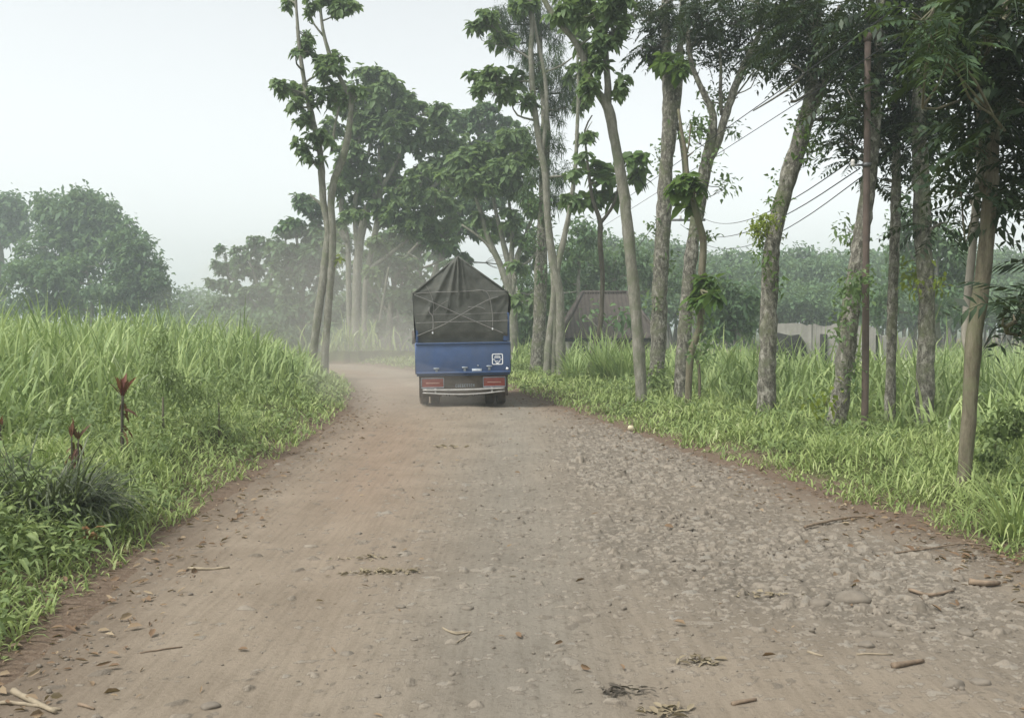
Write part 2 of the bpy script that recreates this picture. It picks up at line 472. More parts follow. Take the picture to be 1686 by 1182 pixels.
sc_ = ramp(nt, at.outputs['Fac'], [(.0, (0.140, 0.123, 0.099)), (.24, (0.146, 0.127, 0.103)), (.4, (0.185, 0.160, 0.129)), (.7, (0.274, 0.239, 0.193)), (1, (0.235, 0.220, 0.190))])
fm = N(nt, 'ShaderNodeMapRange', inp={1: .05, 2: .2, 3: 0, 4: .75}); links.new(at.outputs['Fac'], fm.inputs[0])
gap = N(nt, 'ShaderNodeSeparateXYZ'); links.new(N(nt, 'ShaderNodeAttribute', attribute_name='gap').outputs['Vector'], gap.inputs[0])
col = mixc(nt, gap.outputs[0], col, (.085, .074, .060))  # gaps between stones: dark dirt plus crevice shade painted into the colour
col = mixc(nt, fm.outputs[0], col, sc_)
col = mixc(nt, .45, col, ramp(nt, n2, [(.3, (.62, .60, .58)), (.5, (1, 1, 1)), (.72, (1.0, 1.0, 1.0))]), 'MULTIPLY')
col = mixc(nt, .42, col, ramp(nt, n3, [(.38, (.74, .73, .71)), (.55, (1, 1, 1))]), 'MULTIPLY')
ad = N(nt, 'ShaderNodeMath', operation='MULTIPLY_ADD'); links.new(n4, ad.inputs[0]); ad.inputs[1].default_value = .35; links.new(n2, ad.inputs[2])
principled(nt, col, .95, bump=ad.outputs[0], bump_d=.014, bump_s=.75, spec=.12)
M_ROAD = m
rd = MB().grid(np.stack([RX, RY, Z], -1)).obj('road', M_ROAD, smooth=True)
tag(rd, 'dusty unpaved track with worn stones and tyre ruts bending left behind the truck', 'road', kind='structure')
at_ = rd.data.attributes.new('stone', 'FLOAT', 'POINT'); at_.data.foreach_set('value', stone.ravel())
nn = vnoise(tc * .8, sl * .25, 51)
hr_ = np.clip(np.exp(-((tc - 1.25 - .3 * np.sin(sl * .15)) / .75) ** 2) * sstep(4.5, 10, RY) * (.4 + .8 * nn) + .9 * sstep(1.3, .2, width - .9 - tc) * sstep(6, 12, RY) * .8, 0, 1)
hg = np.clip(np.exp(-((RX - .05 - .1 * np.sin(sl * .2)) / .62) ** 2) * (.35 + .9 * vnoise(RX * 1.3, RY * .5, 52)) * sstep(30, 20, RY) + .75 * cobble(RX, RY), 0, 1)
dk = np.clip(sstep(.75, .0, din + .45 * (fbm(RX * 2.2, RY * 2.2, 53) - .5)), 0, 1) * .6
at_ = rd.data.attributes.new('hue', 'FLOAT_VECTOR', 'POINT')
at_.data.foreach_set('vector', np.stack([hr_, hg, dk], -1).astype(np.float32).ravel())
gp = np.clip(cobble(RX, RY) * 1.1, 0, 1) * (stone < .05) * (.35 + .65 * vnoise(RX * 7, RY * 7, 58)) * .6  # mask of the stony patch's gaps, for dirt and painted crevice shade
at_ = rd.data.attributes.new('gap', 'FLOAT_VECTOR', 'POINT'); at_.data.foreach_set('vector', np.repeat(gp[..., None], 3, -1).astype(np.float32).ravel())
def road_z(x, y):
    r = min(np.searchsorted(yrow, y), len(yrow) - 1)
    c = int(np.clip((x - RX[r, 0]) / (RX[r, -1] - RX[r, 0]) * (NC - 1), 0, NC - 1)); return float(Z[r, c])
# ------------------------------------------------------------------ leaf and bark colours
LM_TEAK = leaf_mat('broad tree leaf', [(0, (0.088, 0.140, 0.065)), (.45, (0.153, 0.234, 0.101)), (1, (0.247, 0.345, 0.143))], .48, .5)
LM_FAR = leaf_mat('distant tree leaf', [(0, (0.068, 0.127, 0.068)), (.5, (0.120, 0.202, 0.096)), (1, (0.195, 0.293, 0.130))], .38, .6, .35)
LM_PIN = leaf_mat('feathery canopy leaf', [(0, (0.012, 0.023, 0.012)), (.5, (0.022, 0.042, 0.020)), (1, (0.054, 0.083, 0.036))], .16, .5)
LM_NEED = leaf_mat('fine needle foliage', [(0, (.035, .065, .036)), (.5, (.06, .105, .05)), (1, (.10, .155, .065))], .3, .6)
LM_LIGHT = leaf_mat('young light leaf', [(0, (.06, .12, .03)), (.5, (.10, .18, .045)), (1, (.15, .23, .06))], .48, .5)
LM_YEL = leaf_mat('yellow green sprout leaf', [(0, (.16, .22, .035)), (.5, (.24, .30, .05)), (1, (.34, .38, .08))], .48, .5)
BK_TEAK = bark_mat('smooth grey brown bark', (.13, .126, .10), (.20, .192, .155), (.29, .28, .235), 9, (.15, .165, .105), .4, bump=.02)
BK_MOSS = bark_mat('rough lichen covered bark', (.042, .038, .030), (.165, .155, .125), (.48, .46, .39), 17, (.17, .185, .11), .38, stretch=.5, bump=.06)
BK_DARK = bark_mat('dark thin bark', (.05, .045, .035), (.085, .075, .058), (.12, .11, .085), 8, bump=.01)
BK_SLIM = bark_mat('slim brown green bark', (.095, .083, .058), (.15, .132, .092), (.21, .19, .135), 14, (.15, .155, .09), .45, stretch=.25, bump=.012)
BK_PALE = bark_mat('pale sapling bark', (.20, .185, .15), (.26, .245, .20), (.32, .30, .25), 4, bump=.006)

def limb3(l, Y):
    """(u, v, width px[, dY]) list -> (K,4) points with radius"""
    out = []
    for q in l:
        y = Y + (q[3] if len(q) > 3 else 0.0)
        p = P(q[0], q[1], y); out.append([*p, q[2] * y / FPX / 2])
    return np.array(out)

class Tree:
    def __init__(s, name, label, base, bark, seed, group='trees along the dirt road', Y=None):
        s.rs = RNG(seed); s.seed = seed
        b = hit(*base) if Y is None else None
        if Y is not None:
            b = P(base[0], base[1], Y); b[2] = land(b[0], b[1])[0]
        s.Y = b[1]; s.base = b
        s.root = empty(name, b, label, 'tree', group)
        s.bark = bark; s.wood = MB(); s.skel = []; s.crown = {}
    def limb(s, l, rough=.10, n=10, bury=True, wig=.0):
        Q = limb3(l, s.Y)
        if bury and l[0][1] > 540 and abs(Q[0, 2] - s.base[2]) < 1.2:
            q0 = Q[0].copy(); q0[2] = s.base[2] - .25; q0[3] *= 1.35
            Q = np.vstack([q0, Q]) if Q[0, 2] > s.base[2] - .15 else Q
        C = catmull(Q, max(.10, s.Y * .006))
        C[:, 3] = np.maximum(C[:, 3], .004)
        if wig:
            k = np.arange(len(C)); C[:, 0] += wig * (vnoise(k * .22, k * 0 + s.seed, 3) - .5); C[:, 2] += .3 * wig * (vnoise(k * .3, k * 0 + s.seed, 7) - .5)
        if C[:, 3].max() > .04:
            kk = np.arange(len(C)); C[:, 3] *= 1 + .16 * (vnoise(kk * .35, kk * 0 + s.seed, 19) - .5) + .10 * sstep(.82, .95, vnoise(kk * .5, kk * 0 + s.seed, 29))
        s.wood.tube(C[:, :3], C[:, 3], n, rough=rough, seed=s.rs.randint(1 << 30))
        s.skel.append(C); return s
    def twig(s, a, b, ra, rb, bend=.12, n=5):
        mid = (a + b) / 2 + s.rs.normal(0, 1, 3) * np.linalg.norm(b - a) * bend + np.array([0, 0, -.04 * np.linalg.norm(b - a)])
        C = catmull(np.vstack([a, mid, b]), max(.25, np.linalg.norm(b - a) / 5))
        s.wood.tube(C, np.linspace(ra, rb, len(C)), n, cap=False)
        return C
    def near(s, p):
        S = np.vstack(s.skel); w = S[:, :3] - p
        d = np.linalg.norm(w, axis=1) + .8 * np.maximum(w[:, 2], 0) + np.where(w[:, 2] < -.1, 0, .25) + np.where(S[:, 2] < s.base[2] + 1.2, 4, 0)
        return S[d.argmin()]
    def blobs(s, bl, style, mat, leaf=.36, per=9, key='crown', hub=.035, tw=.014, twigs=True, dens=1.0, bark_hub=True, depth=1.0):
        rs = s.rs
        for q in bl:
            kk_ = key if key in ('crown', 'foliage') else (key, len(s.crown)); mb = s.crown.setdefault(kk_, (MB(), mat))[0]
            u, v, ru, rv, nw = q[:5]; nw = int(math.ceil(nw * dens)); y = s.Y + (q[5] if len(q) > 5 else rs.normal(0, .5))
            c = P(u, v, y); k = y / FPX
            R = np.array([ru * k, .5 * (ru + rv) * k * depth, rv * k])
            W = _unit(rs.normal(0, 1, (nw, 3))) * rs.uniform(.25, 1, (nw, 1)) ** .5 * R + c
            if bark_hub:
                sp = s.near(c); hubp = c + np.array([0, 0, -R[2] * .35])
                r0 = min(hub * (1 + ru * k), sp[3] * .7)
                C = s.twig(sp[:3], hubp, r0, r0 * .45)
                if twigs:
                    for w in W: s.twig(C[rs.randint(len(C) // 2, len(C))], w, tw, tw * .45, .1, 4)
            s.put(mb, W, c, style, leaf, per, dens)
        return s
    def put(s, mb, W, c, style, leaf, per, dens=1.0):
        rs = s.rs; n = len(W)
        if style == 'broad':
            M = n * per; pos = np.repeat(W, per, 0) + rs.normal(0, leaf * .16, (M, 3))
            az = rs.uniform(0, 2 * pi, M); el = rs.uniform(-.9, .55, M)
            d = np.stack([np.cos(az) * np.cos(el), np.sin(az) * np.cos(el), np.sin(el)], 1)
            leaves(mb, pos, d, leaf * rs.uniform(.55, 1.25, M), rs.uniform(.45, .62, M), rs.uniform(.15, .6, M), rs)
        elif style == 'small':
            M = n * per; pos = np.repeat(W, per, 0) + rs.normal(0, leaf * .9, (M, 3))
            d = _unit(rs.normal(0, 1, (M, 3)) + [0, 0, -.2])
            leaves(mb, pos, d, leaf * rs.uniform(.6, 1.3, M), rs.uniform(.4, .6, M), rs.uniform(.1, .5, M), rs, simple=True)
        elif style == 'clump':
            M = n * per; pos = np.repeat(W, per, 0) + rs.normal(0, leaf * .75, (M, 3))
            d = _unit(rs.normal(0, 1, (M, 3)) * [1, 1, .6] + [0, 0, -.15])
            leaves(mb, pos, d, leaf * rs.uniform(.5, 1.2, M), rs.uniform(.45, .7, M), rs.uniform(.2, .6, M), rs, simple=True)
        elif style == 'needle':
            M = n * per; pos = np.repeat(W, per, 0) + rs.normal(0, leaf * .35, (M, 3))
            d = _unit(rs.normal(0, .8, (M, 3)) + [0, 0, -.2])
            leaves(mb, pos, d, leaf * rs.uniform(.5, 1.3, M), rs.uniform(.07, .12, M), rs.uniform(.2, .8, M), rs, simple=True)
        elif style == 'spray':
            M = n * per; pos = np.repeat(W, per, 0) + rs.normal(0, leaf * .5, (M, 3))
            d = _unit(rs.normal(0, .8, (M, 3)) + [0, 0, .55])
            leaves(mb, pos, d, leaf * rs.uniform(.5, 1.3, M), rs.uniform(.10, .2, M), rs.uniform(.3, 1.0, M), rs, simple=True)
        elif style == 'pinnate':
            nf = n * per; pos = np.repeat(W, per, 0) + rs.normal(0, leaf * .25, (nf, 3))
            az = rs.uniform(0, 2 * pi, nf); el = rs.uniform(-.75, .4, nf)
            d = np.stack([np.cos(az) * np.cos(el), np.sin(az) * np.cos(el), np.sin(el)], 1)
            L = leaf * rs.uniform(.6, 1.25, nf)
            fronds(mb, pos, d, L, rs, pairs=7, droop=rs.uniform(.1, .5, nf))
    def done(s, wood='trunk'):
        s.wood.obj(wood, s.bark, s.root, smooth=True)
        for k, (mb, mat) in s.crown.items():
            mb.obj(k if isinstance(k, str) else k[0], mat, s.root, smooth=False)
        return s.root

def fronds(mb, pos, d, L, rs, pairs=9, droop=.5, lr=.34, lw=.36):
    """compound leaves: a thin rachis with pairs of oblong leaflets"""
    M = len(pos); d = _unit(d)
    side = np.cross(d, [0, 0, 1.0]); side = _unit(side + 1e-4); up = np.cross(side, d)
    r = rs.normal(0, .5, M)[:, None]; side, up = side * np.cos(r) + up * np.sin(r), up * np.cos(r) - side * np.sin(r)
    dr = np.broadcast_to(droop, (M,))
    def at(t): 
        p = pos + d * (L * t)[:, None]; p[:, 2] -= dr * L * t * t; return p
    tg = np.linspace(.12, 1, pairs)
    for k, t in enumerate(tg):
        p = at(t); tang = d.copy(); tang[:, 2] -= 2 * dr * t; tang = _unit(tang)
        ll = L * lr * (1 - .45 * abs(2 * t - 1) ** 2)
        for sg in (-1, 1):
            dd = _unit(side * sg * .85 + tang * .55 - up * .12)
            leaves(mb, p, dd, ll * rs.uniform(.85, 1.1, M), lw, .12, rs, simple=True, roll=.35)
    a, b, c = at(0), at(.5), at(1.0); w = (L * .012)[:, None]
    V = np.stack([a - side * w, a + side * w, b - side * w * .8, b + side * w * .8, c], 1)
    base = np.arange(M)[:, None] * 5
    mb.addn(V.reshape(-1, 3), base + np.array([0, 1, 3, 2])); off = mb.nv - 5 * M
    F = base + np.array([2, 3, 4]) + off
    mb.S.append(np.arange(M) * 3 + mb.nl); mb.L.append(F.ravel()); mb.nl += F.size

# ------------------------------------------------------------------ left of the road: the twin stemmed tree
t = Tree('roadside_tree', 'tall twin stemmed tree alone on the left verge of the road, thin leafy top', (524, 614), BK_TEAK, 11)
t.limb([(513, 616, 14.3), (520, 545, 13.4), (529, 480, 13.4), (536, 425, 12.6), (540, 380, 11.8), (532, 330, 10.9), (527, 250, 10.1), (515, 200, 9.2), (502, 140, 7.6), (493, 80, 6.7), (489, 30, 5.0), (485, -30, 4.2)])
t.limb([(534, 616, 13.4), (537, 560, 12.6), (541, 500, 11.8), (546, 430, 12.6), (547, 370, 12.6), (545, 335, 12.6), (551, 295, 11.8), (566, 255, 11.8), (575, 210, 10.1), (577, 165, 8.4), (563, 135, 7.6), (546, 100, 7.6), (534, 60, 5.9), (528, 20, 5.0), (526, -40, 4.2)])
t.limb([(546, 250, 5), (552, 205, 4), (560, 170, 3)], bury=False).limb([(500, 140, 4), (520, 125, 3), (537, 137, 2)], bury=False).limb([(533, 60, 4), (517, 40, 3), (508, 15, 2)], bury=False)
t.blobs([(560, 15, 24, 15, 12), (575, 2, 18, 14, 8), (540, -8, 30, 16, 12), (506, 10, 14, 12, 5), (478, 8, 10, 12, 4), (500, 55, 14, 14, 6), (509, 80, 12, 16, 7), (487, 88, 8, 8, 2),
         (545, 108, 26, 18, 16), (528, 95, 15, 12, 6), (558, 90, 12, 8, 3), (470, 140, 20, 13, 9), (495, 150, 22, 14, 9), (520, 160, 16, 14, 8), (485, 172, 16, 12, 6), (500, 195, 16, 14, 8), (545, 140, 18, 14, 9),
         (505, 235, 24, 16, 10), (530, 225, 18, 14, 8), (515, 262, 18, 10, 6), (555, 165, 20, 16, 9), (590, 150, 18, 12, 6)], 'broad', LM_TEAK, leaf=.24, per=19)
t.blobs([(556, 424, 7, 4, 2)], 'broad', LM_YEL, leaf=.22, per=6, key='sprout_leaves')
t.done()

# the avenue beyond the bend
t = Tree('avenue_tree', 'big spreading many limbed tree just behind the twin stemmed tree', (590, 585), BK_TEAK, 12, 'avenue trees beyond the bend', Y=58)
t.limb([(584, 592, 16), (586, 520, 15), (588, 450, 14), (594, 390, 13), (604, 345, 12), (616, 325, 10)])
t.limb([(616, 330, 10), (622, 318, 9), (660, 312, 8), (700, 316, 7), (728, 298, 6), (780, 289, 3)], bury=False)
t.limb([(617, 328, 9), (640, 290, 8), (660, 252, 6), (664, 235, 5), (659, 205, 3)], bury=False)
t.limb([(600, 592, 11), (601, 480, 10), (612, 410, 9), (624, 350, 10), (626, 290, 8), (624, 240, 5)])
t.limb([(576, 592, 10), (574, 480, 9), (572, 400, 8), (562, 340, 9), (570, 290, 7), (590, 240, 5), (596, 190, 3)])
t.limb([(598, 450, 9), (640, 420, 7), (690, 380, 5), (715, 370, 3)], bury=False)
t.limb([(572, 400, 9), (540, 350, 6), (510, 320, 3)], bury=False)
t.limb([(590, 420, 10), (584, 340, 8), (600, 280, 6), (612, 230, 4)], bury=False)
t.blobs([(600, 148, 34, 20, 22), (640, 158, 30, 22, 20), (585, 190, 30, 24, 16), (655, 205, 30, 24, 20), (620, 215, 36, 28, 20), (575, 255, 28, 26, 16), (690, 188, 34, 20, 18), (722, 182, 20, 14, 9), (665, 175, 22, 16, 9),
         (695, 235, 34, 22, 18), (640, 262, 30, 22, 16), (600, 290, 30, 24, 14), (690, 285, 34, 20, 16), (745, 268, 40, 18, 22), (790, 275, 34, 18, 16), (655, 345, 34, 22, 16), (715, 335, 40, 22, 20), (560, 300, 22, 20, 10), (770, 300, 30, 16, 12), (605, 120, 26, 12, 12), (640, 132, 22, 12, 10), (572, 160, 20, 18, 9), (670, 165, 18, 14, 8), (545, 215, 20, 22, 9), (630, 325, 36, 22, 16), (680, 365, 40, 22, 18), (730, 385, 34, 20, 14), (585, 335, 26, 22, 10), (745, 235, 30, 18, 12), (720, 215, 24, 14, 9)],
        'broad', LM_TEAK, leaf=.42, per=17, dens=1.6)
rb = RNG(77)
def fill(t, cu, cv, ru, rv, n, mat, lf=.42):
    bl = []
    for _ in range(n):
        a = rb.uniform(0, 2 * pi); r = sqrt(rb.uniform(0, 1)); bl.append((cu + ru * r * cos(a), cv + rv * r * sin(a), rb.uniform(8, 17), rb.uniform(7, 13), rb.randint(4, 9), rb.normal(0, 1.8)))
    t.blobs(bl, 'broad', mat, leaf=lf, per=15, hub=.02)
fill(t, 615, 260, 75, 110, 26, LM_TEAK); fill(t, 610, 410, 70, 70, 16, LM_FAR); fill(t, 720, 310, 80, 55, 14, LM_TEAK)
t.done()
t = Tree('avenue_tree', 'dark round topped tree rising behind the truck canvas peak', (700, 575), BK_TEAK, 13, 'avenue trees beyond the bend', Y=70)
t.limb([(706, 590, 13), (702, 520, 12), (716, 450, 10), (744, 380, 9), (770, 310, 6), (785, 250, 4)]).limb([(704, 520, 10), (690, 440, 8), (700, 370, 6), (720, 320, 4)], bury=False).limb([(735, 400, 7), (790, 340, 5), (820, 290, 4)], bury=False)
t.blobs([(790, 192, 34, 18, 20), (760, 208, 24, 16, 12), (824, 205, 24, 18, 12), (800, 228, 38, 20, 22), (770, 245, 36, 20, 20), (835, 245, 24, 20, 12), (800, 178, 22, 10, 9), (755, 190, 18, 10, 7), (850, 215, 14, 14, 5), (780, 290, 50, 20, 22), (720, 300, 40, 22, 18), (700, 410, 44, 22, 18), (790, 375, 36, 22, 16), (860, 380, 26, 30, 12), (870, 430, 22, 30, 10), (810, 270, 34, 22, 18), (750, 330, 34, 24, 18), (790, 330, 36, 22, 18), (715, 380, 32, 20, 14), (755, 375, 34, 20, 16), (820, 320, 28, 22, 14)],
        'broad', LM_FAR, leaf=.44, per=17, dens=1.6)
fill(t, 760, 330, 80, 110, 26, LM_FAR)
t.done()
t = Tree('avenue_tree', 'fan limbed tree with bare pale branches right above the truck canvas', (842, 585), BK_TEAK, 14, 'avenue trees beyond the bend', Y=48)
t.limb([(846, 600, 17), (845, 540, 16), (842, 490, 15), (825, 440, 11), (805, 395, 9), (790, 345, 7), (775, 300, 4), (766, 270, 3)])
t.limb([(842, 490, 12), (838, 440, 10), (826, 390, 8), (815, 340, 6), (808, 295, 4)], bury=False).limb([(843, 490, 12), (850, 430, 9), (868, 380, 6), (885, 340, 4)], bury=False)
t.limb([(840, 460, 10), (843, 390, 7), (838, 330, 5), (835, 290, 3)], bury=False).limb([(832, 450, 7), (800, 400, 5), (760, 370, 3)], bury=False).limb([(846, 450, 6), (880, 420, 4), (905, 370, 2)], bury=False)
t.blobs([(770, 262, 30, 16, 16), (805, 250, 30, 16, 14), (745, 290, 26, 14, 11), (785, 292, 30, 16, 12), (835, 272, 30, 18, 14), (858, 300, 24, 18, 12), (815, 305, 24, 14, 8), (880, 330, 18, 16, 8), (850, 225, 24, 20, 12), (868, 250, 20, 20, 10), (770, 310, 20, 12, 6)],
        'broad', LM_TEAK, leaf=.38, per=16, dens=1.5)
fill(t, 830, 330, 60, 80, 18, LM_TEAK, .36); fill(t, 875, 470, 28, 70, 10, LM_TEAK, .36)
t.done()
for k, (lab, Y, base, limbs, bl, mt) in enumerate([
    ('leafy tree with hazy lower boughs left of the twin stemmed tree', 74, (497, 560),
     [[(497, 575, 10), (498, 500, 9), (494, 440, 7), (488, 390, 4)], [(498, 480, 6), (520, 420, 5), (530, 380, 3)], [(496, 470, 6), (474, 430, 4), (470, 390, 2)]],
     [(502, 330, 22, 14, 12), (520, 345, 20, 16, 12), (478, 372, 24, 16, 14), (510, 378, 30, 20, 18), (540, 390, 26, 24, 14), (470, 408, 28, 16, 14), (505, 415, 34, 20, 18), (535, 430, 28, 22, 14), (470, 440, 30, 18, 14), (508, 455, 34, 20, 16), (530, 480, 24, 20, 10), (480, 478, 30, 18, 12), (500, 510, 30, 20, 12), (470, 520, 26, 18, 10), (535, 520, 24, 22, 10)], LM_FAR),
    ('low spreading tree farthest left in the avenue, edge against the pale sky gap', 84, (432, 560),
     [[(432, 575, 9), (432, 520, 8), (424, 470, 6), (410, 430, 3)], [(432, 500, 6), (446, 460, 4), (452, 425, 2)], [(430, 510, 5), (400, 480, 4), (374, 450, 2)]],
     [(405, 415, 24, 13, 12), (430, 400, 22, 12, 10), (375, 432, 26, 9, 10), (452, 410, 22, 16, 12), (395, 445, 34, 15, 16), (440, 440, 30, 18, 16), (375, 470, 20, 14, 10), (410, 475, 34, 18, 18), (450, 475, 26, 20, 14), (385, 505, 28, 16, 12), (420, 510, 34, 18, 16), (455, 510, 24, 18, 12), (360, 500, 18, 14, 8), (350, 465, 12, 8, 5), (390, 530, 34, 16, 12), (440, 535, 34, 16, 12)], LM_FAR),
    ('slender branching tree in the dusty gap left of the truck', 64, (640, 585),
     [[(640, 596, 11), (642, 520, 10), (655, 450, 8), (690, 400, 5), (740, 370, 3)], [(648, 470, 7), (640, 420, 5), (625, 385, 3)], [(660, 445, 5), (700, 440, 4), (735, 425, 2)], [(642, 520, 6), (610, 470, 5), (600, 430, 3)]],
     [(640, 392, 30, 16, 10), (690, 395, 30, 14, 9), (735, 400, 24, 14, 8), (610, 430, 26, 18, 10), (660, 480, 30, 20, 10), (625, 500, 24, 18, 9), (690, 520, 24, 20, 9), (670, 430, 22, 10, 5)], LM_FAR),
    ('dark shade tree hanging over the dusty bend behind the avenue', 82, (665, 575),
     [[(664, 590, 8), (666, 500, 7), (672, 440, 5)], [(666, 500, 5), (700, 450, 3)], [(665, 510, 5), (640, 470, 3)]],
     [(610, 470, 30, 20, 14), (650, 505, 34, 18, 16), (695, 480, 30, 22, 14), (575, 500, 30, 22, 14), (545, 520, 26, 20, 12), (690, 440, 30, 18, 10), (640, 440, 30, 16, 8), (600, 530, 30, 14, 12), (655, 520, 34, 14, 12), (560, 550, 24, 18, 10), (640, 425, 34, 20, 14), (590, 430, 30, 22, 14), (545, 460, 26, 24, 12), (560, 390, 26, 24, 12)], LM_FAR),
    ('thin pale stem in the dusty gap, third post like trunk', 70, (617, 588), [[(616, 590, 6), (618, 540, 5), (612, 490, 4), (606, 450, 2)]], [(606, 450, 18, 12, 7)], LM_FAR),
    ('crooked thin trunk beside the road bend, ivy on its lower stem', 62, (622, 592), [[(622, 596, 7), (624, 545, 6), (630, 500, 5), (640, 440, 3)]], [(640, 435, 20, 14, 8), (624, 540, 8, 10, 8)], LM_FAR),
    ('bare straight trunk next to the left flank of the truck', 66, (652, 588), [[(652, 592, 6), (655, 520, 5), (664, 450, 4), (676, 400, 2)]], [(676, 400, 22, 14, 8)], LM_FAR)]):
    t = Tree('avenue_tree', lab, base, BK_TEAK, 30 + k, 'avenue trees beyond the bend', Y=Y)
    for l in limbs: t.limb(l, bury=False, n=7)
    t.blobs(bl, 'broad', mt, leaf=.46, per=17, hub=.03, dens=1.6)
    if k < 2: fill(t, (505, 415)[k], 455, (50, 60)[k], 75, 16, LM_FAR, .44)
    if k in (2, 3): fill(t, (640, 620)[k - 2], 470, 60, 80, 14, LM_FAR, .44)
    t.done()

# ------------------------------------------------------------------ far left: three hazy trees beyond the field
def dome(t, ell, nb, style, mat, leaf, per, nw, seed):
    rs = RNG(seed); bl = []
    for (u, v, ru, rv, n) in ell:
        for _ in range(n):
            a = rs.uniform(0, 2 * pi); r = sqrt(rs.uniform(0.05, 1)) * .88
            k = rs.uniform(.16, .30)
            bl.append((u + cos(a) * r * ru, v + sin(a) * r * rv, ru * k, rv * k * .8, nw, rs.uniform(-1, .6) * ru * t.Y / FPX * (1 - r * .7)))
    t.blobs(bl, style, mat, leaf=leaf, per=per, hub=.06, twigs=False)
t = Tree('field_tree', 'great dome crowned hazy tree beyond the left field', (128, 520), BK_TEAK, 51, 'hazy trees beyond the left field', Y=112)
t.limb([(128, 530, 14), (126, 470, 12), (120, 420, 9), (110, 370, 5)], bury=False).limb([(127, 470, 8), (160, 410, 6), (180, 370, 3)], bury=False).limb([(126, 480, 7), (80, 420, 5), (60, 390, 3)], bury=False)
dome(t, [(130, 380, 88, 62, 34), (120, 345, 66, 28, 14), (195, 410, 45, 45, 14), (60, 420, 40, 40, 10)], 0, 'clump', LM_FAR, .75, 16, 9, 61); t.done()
t = Tree('field_tree', 'darker bluish tree cut by the left edge of the picture', (5, 520), BK_TEAK, 52, 'hazy trees beyond the left field', Y=130)
t.limb([(5, 530, 12), (4, 450, 10), (0, 390, 6)], bury=False)
dome(t, [(0, 345, 38, 30, 12), (-20, 400, 60, 50, 14), (25, 370, 16, 10, 4)], 0, 'clump', LM_FAR, .8, 16, 9, 62); t.done()
t = Tree('field_tree', 'low drooping tree in front of the dome crowned one, ragged right side', (215, 520), BK_TEAK, 53, 'hazy trees beyond the left field', Y=96)
t.limb([(215, 535, 8), (212, 490, 7), (215, 450, 4)], bury=False).limb([(213, 490, 5), (245, 450, 3), (262, 440, 2)], bury=False).limb([(150, 535, 7), (152, 480, 6), (140, 440, 3)], bury=False).limb([(75, 535, 7), (72, 480, 5), (80, 440, 3)], bury=False)
dome(t, [(225, 445, 45, 45, 16), (255, 470, 24, 35, 10), (140, 465, 80, 45, 22), (50, 470, 60, 45, 16), (205, 400, 30, 18, 5), (225, 480, 45, 30, 8)], 0, 'clump', LM_FAR, .6, 16, 8, 63); t.done()

# ------------------------------------------------------------------ right verge, far to near
t = Tree('needle_tree', 'fuzzy fine needled tree with a straight grey trunk behind the leaning stems', (887, 606), BK_MOSS, 71, Y=37)
t.limb([(884, 612, 24), (888, 540, 22), (890, 470, 21), (893, 390, 19), (896, 300, 17), (898, 200, 14), (890, 100, 10), (886, 0, 7), (884, -60, 5)])
t.blobs([(880, 25, 34, 28, 26), (840, 30, 36, 30, 26), (915, 40, 34, 34, 22), (860, 75, 38, 30, 26), (900, 105, 40, 32, 26), (925, 145, 34, 26, 22), (880, 140, 30, 26, 16), (935, 170, 20, 16, 8), (912, 185, 26, 18, 10), (905, 240, 26, 26, 12), (885, 215, 24, 20, 10), (918, 285, 24, 26, 12), (875, 285, 24, 24, 10), (905, 330, 24, 20, 9), (870, 330, 20, 18, 7), (825, 60, 20, 20, 10), (870, -15, 60, 20, 24)],
        'needle', LM_NEED, leaf=.27, per=60, hub=.03, tw=.008)
t.blobs([(895, 350, 18, 24, 7), (878, 400, 14, 18, 5), (902, 450, 12, 20, 5), (880, 330, 14, 14, 5)], 'small', LM_FAR, leaf=.2, per=14, key='ivy', hub=.012, tw=.006)
t.done()
t = Tree('leaning_tree', 'cluster of slim grey stems curving up from one foot beside the truck', (912, 612), BK_TEAK, 72, Y=32.5)
t.limb([(923, 616, 17), (922, 560, 16), (921, 490, 16), (914, 450, 15), (906, 400, 13), (901, 350, 12), (898, 290, 11), (888, 235, 10), (878, 160, 9), (874, 90, 8), (876, 40, 7), (870, -20, 6)])
t.limb([(900, 614, 13), (905, 550, 12), (911, 500, 11), (916, 450, 11), (927, 400, 10), (937, 350, 8), (946, 290, 7), (950, 220, 6), (952, 150, 5), (950, 70, 4), (946, -20, 3)])
t.limb([(911, 615, 10), (912, 560, 9), (913, 500, 9), (910, 450, 8)])
t.limb([(893, 255, 7), (900, 180, 7), (896, 120, 6), (884, 60, 5), (872, -10, 4)], bury=False)
t.limb([(896, 120, 3), (925, 108, 3), (946, 92, 2)], bury=False).limb([(902, 292, 4), (930, 290, 4), (958, 290, 2)], bury=False).limb([(880, 105, 5), (862, 90, 4), (835, 78, 2)], bury=False).limb([(886, 200, 4), (852, 190, 3), (842, 170, 2)], bury=False).limb([(948, 250, 3), (962, 222, 2), (975, 200, 1)], bury=False)
t.blobs([(800, 30, 22, 15, 13), (784, 36, 10, 12, 4), (825, 62, 22, 14, 9), (785, 128, 20, 11, 8), (815, 125, 24, 14, 12), (850, 130, 20, 14, 9), (838, 155, 24, 12, 10), (868, 165, 16, 10, 6), (800, 145, 18, 10, 6), (860, 8, 30, 14, 10), (880, 255, 14, 12, 6), (950, 120, 18, 16, 7), (958, 170, 16, 12, 6), (962, 225, 15, 14, 7), (945, 285, 14, 10, 4), (942, 330, 20, 14, 8), (948, 50, 24, 22, 12), (960, 255, 9, 12, 3)],
        'broad', LM_TEAK, leaf=.27, per=17)
t.done()
t = Tree('forked_sapling', 'thin dark sapling forking into a Y against the sky, big loose leaves', (983, 598), BK_DARK, 73, Y=33)
